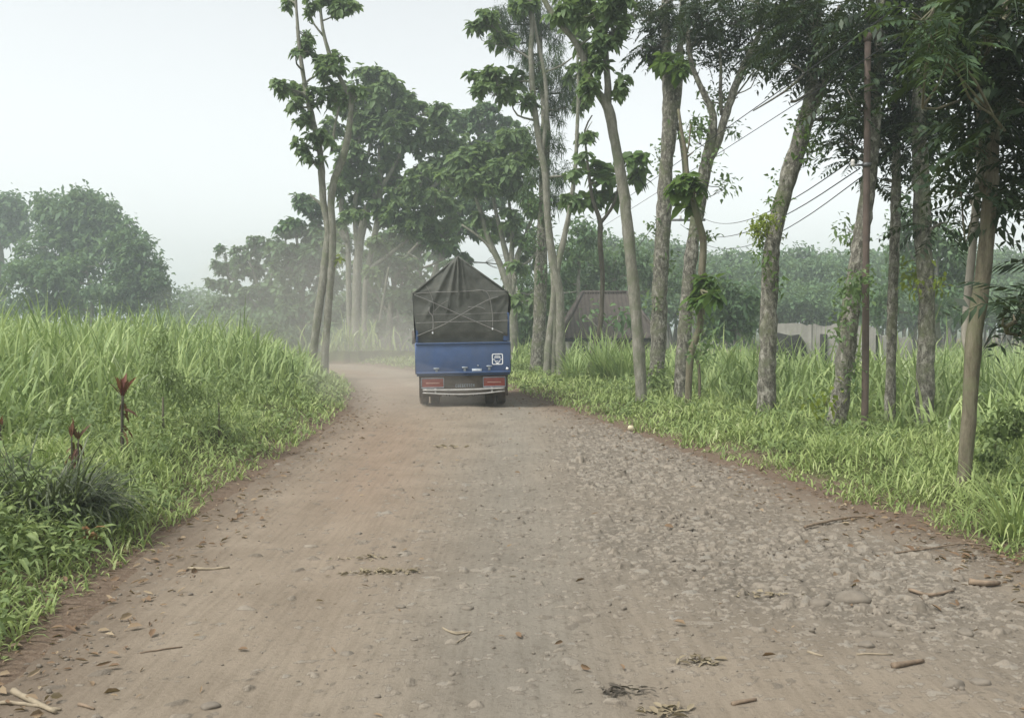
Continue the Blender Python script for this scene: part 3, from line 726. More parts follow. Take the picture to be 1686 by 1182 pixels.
t.limb([(972, 606, 10), (978, 570, 9), (987, 545, 9), (991, 500, 8), (992, 450, 8), (988, 400, 8), (988, 365, 8), (976, 330, 6), (970, 290, 5), (966, 255, 4), (963, 215, 3), (975, 190, 2)]).limb([(988, 368, 6), (1006, 345, 5), (1016, 318, 4), (1022, 285, 3), (1040, 262, 2)], bury=False)
t.blobs([(984, 275, 16, 8, 6), (994, 292, 14, 8, 4), (975, 318, 18, 10, 6), (948, 330, 14, 8, 4), (1012, 318, 10, 8, 3)], 'broad', LM_LIGHT, leaf=.44, per=9)
t.blobs([(1040, 262, 15, 9, 7), (1046, 285, 12, 12, 6)], 'broad', LM_LIGHT, leaf=.44, per=9)
t.done()
t = Tree('smooth_trunk_tree', 'smooth pale trunk leaning left from the verge, forking high beside the needled tree', (1056, 662), BK_TEAK, 74)
t.limb([(1056, 668, 19), (1054, 610, 19), (1049, 540, 19), (1044, 480, 19), (1038, 420, 19), (1033, 370, 18), (1026, 310, 18), (1017, 260, 17), (1009, 215, 17), (1001, 178, 16), (984, 152, 12), (970, 125, 11), (958, 90, 11), (940, 60, 10), (915, 32, 9), (896, 0, 8), (880, -40, 6)])
t.limb([(1001, 180, 12), (1001, 140, 11), (998, 100, 10), (996, 50, 8), (994, -10, 6)], bury=False).limb([(1004, 165, 3), (1017, 160, 2)], bury=False).limb([(952, 76, 4), (975, 60, 3), (985, 40, 2)], bury=False)
t.blobs([(930, 20, 34, 14, 14), (965, 20, 26, 20, 16), (990, 70, 24, 14, 10), (1010, 45, 26, 24, 16), (1022, 140, 14, 16, 6), (965, 80, 18, 14, 8), (970, 145, 16, 16, 8), (985, 105, 16, 12, 6), (1000, 0, 40, 16, 16), (950, -10, 40, 16, 14)], 'broad', LM_TEAK, leaf=.21, per=16)
t.done()
t = Tree('mossy_tree', 'upright lichen spotted trunk between the smooth leaning trunk and the vine stem', (1082, 622), BK_MOSS, 75, Y=25)
t.limb([(1080, 628, 28), (1084, 560, 27), (1086, 490, 26), (1089, 420, 25), (1094, 340, 24), (1097, 270, 23), (1102, 215, 24), (1102, 160, 22), (1099, 120, 17), (1096, 60, 14), (1094, -10, 10)], rough=.12)
t.limb([(1104, 225, 16), (1114, 170, 15), (1118, 130, 13), (1120, 70, 10), (1124, -10, 7)], bury=False)
t.limb([(1108, 190, 7), (1118, 215, 7), (1124, 250, 7), (1128, 300, 6)], bury=False, n=6)
t.blobs([(1105, 105, 26, 14, 16), (1085, 95, 18, 10, 8), (1125, 112, 12, 10, 6)], 'broad', LM_LIGHT, leaf=.32, per=7, key='sprout_leaves')
t.blobs([(1085, 255, 9, 18, 7), (1078, 375, 9, 12, 5), (1093, 430, 12, 12, 5), (1075, 620, 12, 10, 5), (1072, 500, 10, 14, 4)], 'small', LM_TEAK, leaf=.14, per=12, key='ivy', hub=.012, tw=.006)
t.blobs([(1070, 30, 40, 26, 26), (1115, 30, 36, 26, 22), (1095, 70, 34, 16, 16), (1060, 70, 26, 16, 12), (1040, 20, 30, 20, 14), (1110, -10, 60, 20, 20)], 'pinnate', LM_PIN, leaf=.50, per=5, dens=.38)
t.done()
t = Tree('forked_tree', 'tall grey tree forking twice into a V under the dark canopy', (1122, 648), BK_MOSS, 76, Y=22)
t.limb([(1120, 655, 24), (1124, 590, 23), (1129, 520, 22), (1135, 450, 22), (1142, 390, 21), (1152, 330, 21), (1161, 280, 21), (1170, 235, 18), (1174, 190, 13), (1164, 165, 11), (1152, 140, 10), (1142, 115, 9), (1136, 90, 8), (1130, 30, 6)])
t.limb([(1164, 270, 15), (1180, 240, 14), (1190, 205, 13), (1200, 175, 13), (1210, 145, 12), (1222, 115, 11), (1236, 85, 10), (1250, 55, 8), (1262, 10, 6)], bury=False)
t.limb([(1188, 190, 6), (1186, 150, 6), (1187, 115, 5), (1185, 80, 4)], bury=False, n=6)
t.limb([(1206, 165, 3), (1225, 140, 3), (1243, 115, 2), (1248, 95, 2)], bury=False, n=5).limb([(1214, 155, 2), (1236, 145, 2), (1243, 128, 1.5)], bury=False, n=5).limb([(1162, 168, 3), (1195, 170, 2), (1215, 160, 2)], bury=False, n=5)
t.blobs([(1152, 210, 16, 13, 10), (1142, 222, 12, 12, 6), (1180, 160, 18, 14, 12), (1205, 208, 12, 10, 4), (1160, 262, 10, 10, 4), (1198, 290, 12, 8, 3), (1148, 300, 12, 10, 3), (1190, 310, 9, 8, 3), (1192, 245, 6, 4, 1)], 'small', LM_TEAK, leaf=.13, per=10, hub=.010, tw=.006, key='sprout_leaves')
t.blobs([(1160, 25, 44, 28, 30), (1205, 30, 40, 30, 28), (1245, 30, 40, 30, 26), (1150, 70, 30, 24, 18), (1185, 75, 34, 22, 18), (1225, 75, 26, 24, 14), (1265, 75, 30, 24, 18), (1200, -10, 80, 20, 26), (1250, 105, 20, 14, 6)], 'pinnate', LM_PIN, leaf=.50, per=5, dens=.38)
t.done()
t = Tree('vine_stem', 'thin bent stem carrying two tufts of huge limp leaves in front of the forked tree', (1133, 672), BK_SLIM, 77)
t.limb([(1133, 678, 13), (1134, 630, 12), (1138, 580, 12), (1150, 545, 12), (1155, 510, 12), (1155, 460, 12), (1158, 400, 12), (1150, 365, 11), (1141, 330, 10), (1132, 290, 8), (1128, 250, 7), (1122, 215, 6), (1117, 180, 5)]).limb([(1129, 255, 4), (1134, 240, 3), (1137, 205, 3)], bury=False, n=5).limb([(1128, 262, 3), (1142, 250, 2)], bury=False, n=5)
t.limb([(1140, 578, 5), (1150, 600, 5), (1152, 640, 5), (1150, 668, 5)], bury=False, n=6)
t.blobs([(1130, 298, 20, 14, 9), (1122, 315, 14, 10, 5), (1145, 310, 10, 14, 5), (1136, 335, 8, 10, 3)], 'broad', LM_LIGHT, leaf=.27, per=8, key='upper_tuft_leaves')
t.blobs([(1160, 470, 22, 12, 9), (1148, 492, 16, 8, 4), (1175, 485, 14, 8, 4)], 'broad', LM_LIGHT, leaf=.30, per=7, key='lower_tuft_leaves')
t.blobs([(1160, 545, 8, 10, 5), (1152, 580, 12, 14, 7), (1140, 520, 12, 14, 5), (1162, 390, 8, 14, 4)], 'small', LM_TEAK, leaf=.13, per=9, key='ivy', hub=.008, tw=.005)
t.done()
t = Tree('mossy_tree', 'thick rough trunk leaning right with a yellow green fern clump halfway up', (1259, 690), BK_MOSS, 78)
t.limb([(1258, 698, 37), (1261, 670, 34), (1263, 610, 30), (1265, 550, 29), (1266, 490, 29), (1269, 430, 29), (1276, 380, 28), (1288, 330, 28), (1302, 280, 28), (1316, 235, 28), (1328, 195, 27), (1334, 170, 24), (1337, 130, 19), (1340, 100, 18), (1344, 50, 14), (1350, -10, 10)], rough=.13, n=12)
t.limb([(1332, 190, 18), (1346, 165, 17), (1356, 135, 15), (1364, 105, 14), (1372, 70, 12), (1384, 10, 9)], bury=False)
t.limb([(1336, 150, 5), (1350, 130, 4), (1360, 105, 4)], bury=False, n=5).limb([(1345, 88, 6, -.4), (1325, 120, 5, -.5), (1300, 145, 4, -.6), (1270, 165, 3, -.6), (1240, 183, 2, -.6)], bury=False, n=6).limb([(1347, 140, 6, -.4), (1330, 155, 5, -.5), (1310, 167, 5, -.5), (1302, 167, 6, -.5)], bury=False, n=6)
t.blobs([(1264, 366, 10, 7, 12), (1258, 382, 15, 8, 16), (1248, 380, 7, 9, 6), (1270, 384, 9, 7, 8)], 'small', LM_YEL, leaf=.085, per=14, key='fern_fronds', hub=.008, tw=.004)
t.blobs([(1308, 260, 6, 12, 4), (1288, 300, 6, 14, 4), (1275, 330, 7, 10, 4), (1334, 245, 7, 12, 4), (1340, 225, 9, 10, 4), (1313, 205, 8, 10, 4), (1330, 270, 6, 8, 3), (1255, 430, 7, 10, 4), (1280, 460, 6, 8, 3), (1258, 400, 6, 8, 3), (1320, 190, 8, 6, 4)], 'small', LM_LIGHT, leaf=.11, per=9, key='sprout_leaves', hub=.008, tw=.004)
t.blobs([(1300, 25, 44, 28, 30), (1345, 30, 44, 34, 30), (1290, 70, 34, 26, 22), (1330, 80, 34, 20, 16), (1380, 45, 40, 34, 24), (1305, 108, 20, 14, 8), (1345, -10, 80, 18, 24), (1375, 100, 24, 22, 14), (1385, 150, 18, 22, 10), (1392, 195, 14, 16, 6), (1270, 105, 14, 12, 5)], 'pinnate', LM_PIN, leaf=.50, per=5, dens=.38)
t.done()
t = Tree('mossy_tree', 'shaggy mossy trunk leaning right just left of the rusty pole', (1377, 712), BK_MOSS, 79)
t.limb([(1374, 720, 34), (1380, 680, 31), (1388, 620, 29), (1394, 570, 29), (1399, 520, 29), (1407, 470, 28), (1414, 420, 27), (1421, 370, 26), (1428, 320, 25), (1434, 270, 24), (1440, 200, 20), (1446, 100, 16), (1450, 0, 12)], rough=.2, n=12)
t.blobs([(1360, 665, 10, 7, 6)], 'small', LM_YEL, leaf=.12, per=9, key='yellow_leaves', hub=.008, tw=.004)
t.blobs([(1395, 470, 16, 12, 9), (1402, 500, 14, 14, 7), (1418, 460, 10, 12, 5), (1392, 590, 9, 12, 5), (1400, 620, 8, 12, 4), (1382, 545, 8, 12, 4), (1368, 690, 10, 10, 5), (1400, 395, 9, 16, 5), (1395, 370, 9, 10, 4)], 'small', LM_TEAK, leaf=.11, per=10, key='ivy', hub=.01, tw=.005)
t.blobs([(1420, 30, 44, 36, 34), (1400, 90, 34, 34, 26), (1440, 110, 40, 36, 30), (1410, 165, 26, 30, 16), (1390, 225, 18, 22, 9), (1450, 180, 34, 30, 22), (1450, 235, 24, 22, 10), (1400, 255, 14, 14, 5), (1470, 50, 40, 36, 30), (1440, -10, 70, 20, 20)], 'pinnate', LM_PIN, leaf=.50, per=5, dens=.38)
t.done()
t = Tree('slim_tree', 'slender mossy trunk standing between the rusty pole and the thick straight trunk', (1466, 704), BK_MOSS, 80)
t.limb([(1465, 712, 19), (1466, 640, 17), (1468, 560, 17), (1470, 480, 17), (1473, 400, 17), (1475, 330, 16), (1476, 270, 15), (1476, 180, 12), (1474, 80, 9), (1472, 0, 6)], rough=.12)
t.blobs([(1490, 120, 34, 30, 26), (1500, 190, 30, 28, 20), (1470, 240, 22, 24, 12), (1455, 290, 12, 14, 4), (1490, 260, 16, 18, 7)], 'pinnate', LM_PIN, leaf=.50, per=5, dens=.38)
t.done()
t = Tree('mossy_tree', 'thick straight lichen trunk with a yellow green leaf spray, right of the slender one', (1523, 710), BK_MOSS, 81)
t.limb([(1523, 718, 34), (1522, 670, 29), (1524, 600, 28), (1526, 530, 28), (1525, 470, 27), (1520, 400, 27), (1518, 330, 26), (1515, 270, 25), (1513, 200, 23), (1514, 100, 18), (1516, 0, 12)], rough=.13, n=12)
t.blobs([(1505, 452, 12, 10, 8), (1530, 462, 14, 7, 8), (1500, 470, 8, 6, 4), (1545, 470, 6, 4, 2)], 'small', LM_YEL, leaf=.10, per=9, key='spray_leaves', hub=.008, tw=.004)
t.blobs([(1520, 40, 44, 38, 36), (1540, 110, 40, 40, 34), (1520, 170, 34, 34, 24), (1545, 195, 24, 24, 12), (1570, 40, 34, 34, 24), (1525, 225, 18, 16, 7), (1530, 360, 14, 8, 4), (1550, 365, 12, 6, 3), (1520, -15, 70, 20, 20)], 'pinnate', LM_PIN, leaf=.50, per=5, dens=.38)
t.done()
t = Tree('slim_tree', 'smooth slender trunk nearest the camera on the right verge, bent at knee height', (1588, 800), BK_SLIM, 82)
t.limb([(1585, 812, 26), (1587, 790, 24), (1591, 740, 24), (1596, 680, 25), (1599, 620, 26), (1602, 585, 28), (1604, 550, 27), (1612, 500, 26), (1619, 450, 25), (1625, 390, 25), (1629, 330, 24), (1634, 260, 21), (1640, 180, 18), (1648, 90, 14), (1655, 0, 10)], rough=.06, n=14)
w_ = t.wood; t.wood = MB(); t.limb([(1600, 592, 12), (1590, 560, 14, .1), (1591, 520, 14, .2), (1596, 460, 14, .3), (1602, 400, 14, .35), (1607, 340, 14, .35), (1614, 270, 12, .3), (1612, 190, 9), (1610, 100, 6)], rough=.04, bury=False); t.wood.obj('pale_stem', BK_PALE, t.root, smooth=True); t.wood = w_
t.limb([(1601, 352, 3), (1590, 400, 3), (1580, 300, 3), (1570, 330, 2)], bury=False, n=5)
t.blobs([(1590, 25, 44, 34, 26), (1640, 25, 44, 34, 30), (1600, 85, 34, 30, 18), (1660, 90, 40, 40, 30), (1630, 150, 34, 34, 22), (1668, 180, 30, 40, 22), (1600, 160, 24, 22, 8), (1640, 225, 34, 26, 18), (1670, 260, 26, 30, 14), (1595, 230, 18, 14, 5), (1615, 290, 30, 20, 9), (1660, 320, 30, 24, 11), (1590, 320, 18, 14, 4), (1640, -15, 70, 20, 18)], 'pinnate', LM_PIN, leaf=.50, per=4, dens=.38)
t.blobs([(1560, 95, 24, 24, 4, -1.6), (1545, 45, 24, 14, 3, -1.6), (1515, 30, 20, 14, 2, -1.6)], 'pinnate', LM_NEED, leaf=.34, per=4, key='light_fronds')
t.done()
t = Tree('overhanging_tree', 'feathery dark frond tree reaching in from the right edge of the picture', (1790, 700), BK_SLIM, 83, Y=9.5)
t.limb([(1790, 760, 26), (1785, 650, 24), (1775, 500, 20), (1770, 350, 16), (1765, 150, 12), (1750, 0, 8)])
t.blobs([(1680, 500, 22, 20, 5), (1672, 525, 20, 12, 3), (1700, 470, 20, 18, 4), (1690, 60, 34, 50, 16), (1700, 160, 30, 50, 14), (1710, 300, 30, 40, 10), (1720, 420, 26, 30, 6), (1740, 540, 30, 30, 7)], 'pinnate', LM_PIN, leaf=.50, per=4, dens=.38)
t.done()
# ------------------------------------------------------------------ the far wood behind the right field
M_TRUNKFAR = bark_mat('far trunk bark', (.10, .095, .08), (.16, .15, .125), (.22, .205, .17), 3, bump=.01)
rs = RNG(5); wood = MB(); trunks = MB()
def far_crown(u, v, ru, rv, Y, n, leaf):
    c = P(u, v, Y); k = Y / FPX
    nb = max(6, int(n / 26)); a = _unit(rs.normal(0, 1, (nb, 3))) * rs.uniform(.45, 1, (nb, 1)) ** .6
    W = a * np.array([ru * k, ru * k * .8, rv * k]) + c
    M = nb * 26; pos = np.repeat(W, 26, 0) + rs.normal(0, leaf * .95, (M, 3))
    d = _unit(rs.normal(0, 1, (M, 3)) * [1, 1, .6] + [0, 0, -.15])
    leaves(wood, pos, d, leaf * rs.uniform(.5, 1.2, M), rs.uniform(.5, .75, M), rs.uniform(.2, .6, M), rs, simple=True)
    g = land(c[0], c[1])[0]
    b = np.array([c[0] + rs.normal(0, .3), c[1], g - .2])
    trunks.tube(np.vstack([b, (b + c) / 2 + rs.normal(0, .25, 3), c]), [.13, .11, .05], 6, cap=False)
tops = [(930, 440), (985, 400), (1050, 405), (1110, 410), (1180, 425), (1215, 428), (1262, 420), (1330, 418), (1395, 425), (1450, 420), (1510, 425), (1570, 430), (1640, 420), (1700, 420), (1800, 420)]
tu, tv = zip(*tops)
for u in np.arange(925, 1800, 15):
    top = np.interp(u, tu, tv)
    for row, (dy, Y) in enumerate(((14, 128), (38, 112), (66, 98), (92, 90))):
        far_crown(u + rs.uniform(-12, 12), top + dy + rs.uniform(-9, 7), rs.uniform(18, 30), rs.uniform(13, 20), Y + rs.uniform(-5, 5), 420, .62 if row < 2 else .5)
for u in np.arange(300, 930, 22):   # the low scrub and trees closing the avenue and the gap on the left
    v = 505 if u > 480 else 515
    far_crown(u + rs.uniform(-8, 8), v + rs.uniform(-12, 12), rs.uniform(18, 26), rs.uniform(14, 22), 110 + rs.uniform(-8, 10), 330, .6)
far_crown(300, 487, 14, 5, 190, 120, .9); far_crown(325, 490, 12, 5, 190, 120, .9); far_crown(345, 492, 14, 5, 185, 120, .9)
for u in np.arange(-140, 300, 24):
    far_crown(u, 512 + rs.uniform(-8, 6), 22, 14, 105, 200, .6)
w = wood.obj('distant_woodland', LM_FAR); wood = MB()
for u in np.arange(230, 600, 13):
    far_crown(u + rs.uniform(-8, 8), 545 + rs.uniform(-12, 14), rs.uniform(16, 26), rs.uniform(18, 30), rs.uniform(66, 92), 380, .42)
for u in np.arange(700, 935, 14):
    far_crown(u + rs.uniform(-8, 8), 545 + rs.uniform(-25, 14), rs.uniform(14, 24), rs.uniform(16, 26), rs.uniform(60, 85), 330, .42)
wu = wood.obj('undergrowth', LM_FAR)
tag(wu, 'hazy bushes filling the ground under the avenue trees', 'undergrowth', kind='stuff')
tag(w, 'hazy green wood closing the view behind the fields and the avenue', 'woodland', kind='stuff')
w2 = trunks.obj('woodland_trunks', M_TRUNKFAR, smooth=True)
tag(w2, 'mass of thin pale trunks showing under the crowns of the far wood', 'woodland', kind='stuff')

# individual nearer trees behind the house and ruin
for k, (lab, u, v, Y, limbs, bl) in enumerate([
    ('bushy dark green tree behind the tiled house', 1010, 560, 66, [[(1010, 560, 9), (1008, 480, 7), (1012, 430, 4)]], [(985, 425, 30, 26, 16), (1030, 420, 34, 24, 18), (960, 460, 26, 24, 12), (1060, 455, 34, 26, 16), (1005, 455, 30, 20, 12), (1100, 460, 30, 26, 14), (945, 430, 18, 20, 8)]),
    ('leafy tree with pale foliage in the gap beside the house roof', 955, 560, 58, [[(955, 575, 9), (952, 480, 7), (955, 400, 4)]], [(955, 385, 26, 18, 12), (940, 420, 24, 20, 12), (975, 395, 18, 14, 7), (925, 460, 24, 22, 12), (930, 510, 24, 20, 10), (900, 500, 26, 30, 14), (870, 520, 26, 24, 12), (862, 475, 20, 24, 10)]),
    ('tall loose crowned tree rising above the ruined wall', 1545, 545, 52, [[(1545, 560, 10), (1540, 470, 8), (1550, 400, 4)], [(1542, 470, 6), (1500, 420, 4), (1490, 380, 2)]], [(1490, 372, 18, 14, 8), (1545, 385, 26, 16, 12), (1500, 410, 30, 20, 12), (1560, 420, 36, 24, 16), (1530, 455, 40, 26, 18), (1580, 465, 30, 26, 12), (1490, 460, 30, 26, 12), (1550, 500, 44, 22, 14), (1450, 500, 26, 26, 10), (1480, 350, 8, 8, 2)]),
    ('sparse young tree whose dark leaf sprays cross the house roof', 1012, 600, 44, [[(1012, 600, 5), (1012, 560, 4), (1018, 520, 3)], [(1012, 565, 3), (985, 540, 2), (965, 520, 1.5)]], [(1025, 522, 8, 7, 2), (965, 518, 14, 4, 1)]),
    ('low dark tree over the broken end of the wall', 1215, 560, 48, [[(1215, 565, 8), (1212, 520, 6), (1218, 490, 4)]], [(1190, 510, 34, 24, 16), (1230, 500, 28, 22, 12), (1165, 530, 26, 22, 10), (1215, 540, 34, 18, 12), (1180, 475, 26, 18, 10)])]):
    t = Tree('background_tree', lab, (u, v), BK_TEAK, 90 + k, 'trees behind the house and the ruined wall', Y=Y)
    for l in limbs: t.limb(l, bury=False, n=7)
    t.blobs(bl, 'small', LM_FAR, leaf=.34, per=34, hub=.03, tw=.012); t.done()

# ------------------------------------------------------------------ tiled house
HY = 50.0
hb = P(1005, 560, HY); gz = land(hb[0], hb[1])[0]
ho = empty('house', (hb[0], hb[1] + 3.2, gz), 'low house under a rust brown hipped roof behind the slim stems', 'house')
M_ROOF, nt, nodes, links = new_mat('weathered brown roof sheets')
n1 = noise(nt, 1.3, 5, .7, objcoord(nt)); n2 = noise(nt, 9, 3, .6, objcoord(nt, (1, .2, 1)))
wvt = N(nt, 'ShaderNodeTexWave', wave_type='BANDS', bands_direction='X', inp={'Scale': 1.5, 'Distortion': 1.2, 'Detail': 2}); links.new(objcoord(nt), wvt.inputs['Vector'])
rcol = mixc(nt, .55, mixc(nt, .4, ramp(nt, n1, [(.3, (.052, .044, .037)), (.6, (.085, .073, .062)), (.8, (.12, .106, .092))]), ramp(nt, n2, [(.3, (.052, .043, .037)), (.7, (.125, .107, .092))])), ramp(nt, wvt.outputs['Fac'], [(.1, (.45, .45, .45)), (.5, (1, 1, 1))]), 'MULTIPLY')
principled(nt, rcol, .85)
M_WALLW = plain('dirty whitewash', (.55, .53, .47), .9, var=.25, scale=3, dust=(.25, .21, .16))
M_DARKIN = plain('dark opening', (.03, .03, .028), .9)
M_CONC = plain('stained old plaster wall', (.21, .205, .182), .95, var=.35, scale=1.2, dust=(.15, .145, .12), dustamt=.7, bump_d=.02)
ez = P(1005, 556, HY)[2] - gz; rzt = P(1005, 482, HY + 3)[2] - gz
hx = 2.0
# hipped roof of corrugated courses
mb = MB(); ov = .45
def slope(a, b, c, d, n):
    """quad a-b eave, d-c ridge, corrugated across"""
    a, b, c, d = map(np.array, (a, b, c, d)); s = np.linspace(0, 1, n)[:, None]
    nrm = np.cross(b - a, d - a); nrm = nrm / np.linalg.norm(nrm)
    wv = (.055 * np.cos(np.arange(n) * pi))[:, None] * nrm
    lo = a + (b - a) * s + wv; hi = d + (c - d) * s + wv
    r = np.linspace(0, 1, 6)[:, None, None]
    mb.grid(lo[None] * (1 - r) + hi[None] * r)
x0, x1, y0, y1 = -hx - ov, hx + ov, -3.2, 3.2; rx = 1.15
slope((x0, y0, ez), (x1, y0, ez), (rx, 0, rzt), (-rx, 0, rzt), 37)
slope((x1, y1, ez), (x0, y1, ez), (-rx, 0, rzt), (rx, 0, rzt), 37)
slope((x0, y1, ez), (x0, y0, ez), (-rx, 0, rzt), (-rx, 0, rzt - .001), 37); slope((x1, y0, ez), (x1, y1, ez), (rx, 0, rzt), (rx, 0, rzt - .001), 37)
rf = mb.obj('roof', M_ROOF, ho, world=False)
mb = MB(); mb.tube([(-rx, 0, rzt + .03), (rx, 0, rzt + .03)], .09, 8)
for sx_ in (-1, 1):
    for sy_ in (-1, 1): mb.tube([(sx_ * rx, 0, rzt + .03), (sx_ * (hx + ov), sy_ * 3.2, ez + .03)], .08, 8)
mb.obj('ridge_cap', M_ROOF, rf, world=False)
MB().box((0, -2.7, ez / 2), (2 * hx, .15, ez)).box((0, 2.7, ez / 2), (2 * hx, .15, ez)).box((-hx + .07, 0, ez / 2), (.14, 5.24, ez - .01)).box((hx - .07, 0, ez / 2), (.14, 5.24, ez - .01)).obj('wall', M_WALLW, ho, world=False)
for wx in (-1.4, -.55, 1.4):
    fr = MB().box((wx - .48, -2.81, ez * .55), (.08, .08, 1.1)).box((wx + .48, -2.81, ez * .55), (.08, .08, 1.1)).box((wx, -2.81, ez * .55 + .58), (1.04, .08, .08)).box((wx, -2.81, ez * .55 - .58), (1.04, .08, .08)).obj('window', plain('grey window wood', (.25, .22, .18)), ho, world=False)
    MB().box((wx, -2.78, ez * .55), (.87, .03, 1.07)).obj('pane', M_DARKIN, fr, world=False)
MB().box((.45, -2.79, .95), (.85, .05, 1.9)).obj('door', plain('brown door wood', (.16, .10, .06)), ho, world=False)
mb = MB()
for px_ in (-2.1, -1.0, .1, 2.1): mb = MB().box((px_, -3.05, ez / 2 - .05), (.12, .12, ez - .1)); mb.obj('post', M_WALLW, ho, world=False)
MB().box((0, -3.12, ez - .10), (2 * hx + .7, .05, .16)).obj('fascia', M_DARKIN, ho, world=False)

# ------------------------------------------------------------------ ruined plaster wall in the right field
def wall_run(name, label, pts, th, seed, holes=()):
    """pts: (u, v_top, Y) along the broken top edge"""
    A = np.array([P(u, v, Y) for u, v, Y in pts]); b = A[0].copy(); b[2] = land(b[0], b[1])[0]
    root = empty(name, b, label, 'wall')
    n = 150; s = np.linspace(0, len(A) - 1, n)
    T = np.stack([np.interp(s, np.arange(len(A)), A[:, k]) for k in range(3)], 1)
    T[:, 2] += .16 * (vnoise(s * 4, s * 0, seed) - .5) + .03 * (vnoise(s * 16, s * 0, seed + 1) - .5)
    bz = land(T[:, 0], T[:, 1]) - .25
    dirv = _unit(np.gradient(T, axis=0) * [1, 1, 0]); nr = np.stack([-dirv[:, 1], dirv[:, 0], 0 * s], 1) * th / 2
    bot = T.copy(); bot[:, 2] = bz
    for (s0, s1, drop) in holes:
        w = sstep(s0, s0 + .04, s) * sstep(s1 + .04, s1, s)
        T[:, 2] = T[:, 2] * (1 - w) + (T[:, 2] - drop) * w
    ring = np.stack([bot - nr, T - nr, T + nr, bot + nr], 0)
    MB().grid(ring).obj('masonry', M_CONC, root)
    return root, T
r_, T_ = wall_run('ruined_wall', 'broken grey plaster wall with a dark gap between the mossy trunks', [(1277, 533, 43), (1330, 534, 43), (1345, 537, 43), (1375, 535, 43), (1420, 538, 43), (1440, 541, 43)], .3, 4, [(1.15, 1.6, .02)])
shade_slab = MB(); c = P(1303, 553, 42.9)
prof = np.array([(-.9, -1.6), (-.95, -.05), (-.6, .14), (-.1, .02), (.3, .06), (.55, -.28), (.75, -1.6)])
V = np.vstack([np.column_stack([prof[:, 0] + c[0], np.full(7, c[1] - .11), prof[:, 1] + c[2]]), np.column_stack([prof[:, 0] + c[0], np.full(7, c[1] - .02), prof[:, 1] + c[2]])])
shade_slab.add(V, [tuple(range(7)), tuple(range(13, 6, -1))] + [(i, i + 7, (i + 1) % 7 + 7, (i + 1) % 7) for i in range(7)])
shade_slab.obj('opening_shade', M_DARKIN, r_)  # solid near-black slab on the wall face, painting the shade of an opening
c = P(1355, 556, 42.9); MB().box(c + [0, -.07, -.6], (.28, .08, 1.5)).obj('slot_shade', M_DARKIN, r_)  # dark box on the wall face, shade of a narrow slot put in by colour
wall_run('field_wall', 'low stump of pale wall continuing right of the ruined wall', [(1445, 552, 46), (1470, 555, 46.5), (1500, 558, 47)], .22, 9)
wall_run('compound_wall', 'pale wall in the dusty gap left of the truck', [(575, 545, 84), (640, 543, 86), (690, 545, 90)], .2, 12)

# ------------------------------------------------------------------ poles and cables
M_RUST = plain('rusty brown pipe', (.088, .064, .052), .8, var=.35, scale=5, dust=(.13, .105, .09), dustamt=.5)
M_POLE = plain('grey concrete pole', (.30, .29, .27), .9); M_STEEL = plain('dark galvanised steel', (.12, .12, .12), .5, .6); M_WIRE = plain('black cable sheath', (.02, .02, .022), .6)
M_PORC = plain('white porcelain', (.6, .58, .55), .3)
b = hit(1423, 718); ro = empty('rusty_pole', b, 'straight rust brown metal pole standing in the grass between mossy trunks', 'pole')
top = P(1429, 60, b[1])
C = np.array([P(u, v, b[1]) for u, v in ((1423, 722), (1425, 600), (1426, 400), (1428, 200), (1429, 60))])
C[0, 2] = b[2] - .3
C = catmull(C, .25)
MB().tube(C, np.linspace(.052, .046, len(C)), 16, rough=.015).obj('shaft', M_RUST, ro, smooth=True)
MB().lathe([(-.07, .0), (-.07, .06), (.02, .06), (.05, .03), (.05, 0)], top, 14, 'z').obj('cap', M_RUST, ro, smooth=True)
br = P(1427, 272, b[1])
bk = MB().lathe([(-.03, .048), (-.03, .062), (.03, .062), (.03, .048)], br, 14, 'z').box(br + [-.12, 0, 0], (.16, .03, .03)).obj('cable_bracket', M_STEEL, ro)
MB().lathe([(-.05, 0), (-.05, .02), (-.02, .035), (.0, .022), (.02, .035), (.05, .02), (.05, 0)], br + [-.2, 0, .03], 10, 'z').obj('insulator', M_PORC, bk, smooth=True)
PY = 44.0; pb = P(1141, 600, PY); pb[2] = land(pb[0], pb[1])[0]
po = empty('utility_pole', pb, 'distant concrete pole with a short crossarm behind the forked tree', 'pole')
pt = P(1139, 350, PY)
MB().tube(np.array([pb - [0, 0, .3], (pb + pt) / 2, pt]), [.15, .12, .09], 14).obj('shaft', M_POLE, po, smooth=True)
ca = P(1119, 363, PY)
arm = MB().box((pt[0] - .5, PY - .13, ca[2]), (2.1, .09, .09)).obj('crossarm', M_STEEL, po)
ins = []
for dx in (-1.4, -.5, .4):
    q = np.array([pt[0] + dx, PY - .13, ca[2] + .12]); ins.append(q)
    MB().lathe([(-.09, 0), (-.09, .03), (-.03, .06), (.02, .035), (.05, .055), (.09, .03), (.09, 0)], q, 10, 'z').obj('insulator', M_PORC, arm, smooth=True)
def cable(label, pts, r=.012):
    C = catmull(np.array(pts), 1.0); b = C[0]
    o = empty('overhead_cable', b, label, 'cable', 'cables along the right verge')
    MB().tube(C, r, 6).obj('wire', M_WIRE, o, smooth=True)
def sag(a, c, s, n=9):
    t = np.linspace(0, 1, n)[:, None]; q = a + (c - a) * t; q[:, 2] -= (4 * s * t * (1 - t))[:, 0]; return q
cable('highest of the three sagging cables running from the crossarm to the rusty pole', sag(ins[2], br + [-.2, 0, .08], .55), .009)
cable('middle sagging cable between the distant crossarm and the rusty pole', sag(ins[1] + [0, 0, -.3], br + [-.1, 0, -.05], .75), .009)
cable('lowest sagging cable between the distant pole and the rusty pole', sag(ins[1] + [.5, 0, -.75], br + [-.06, 0, -.16], .8), .008)
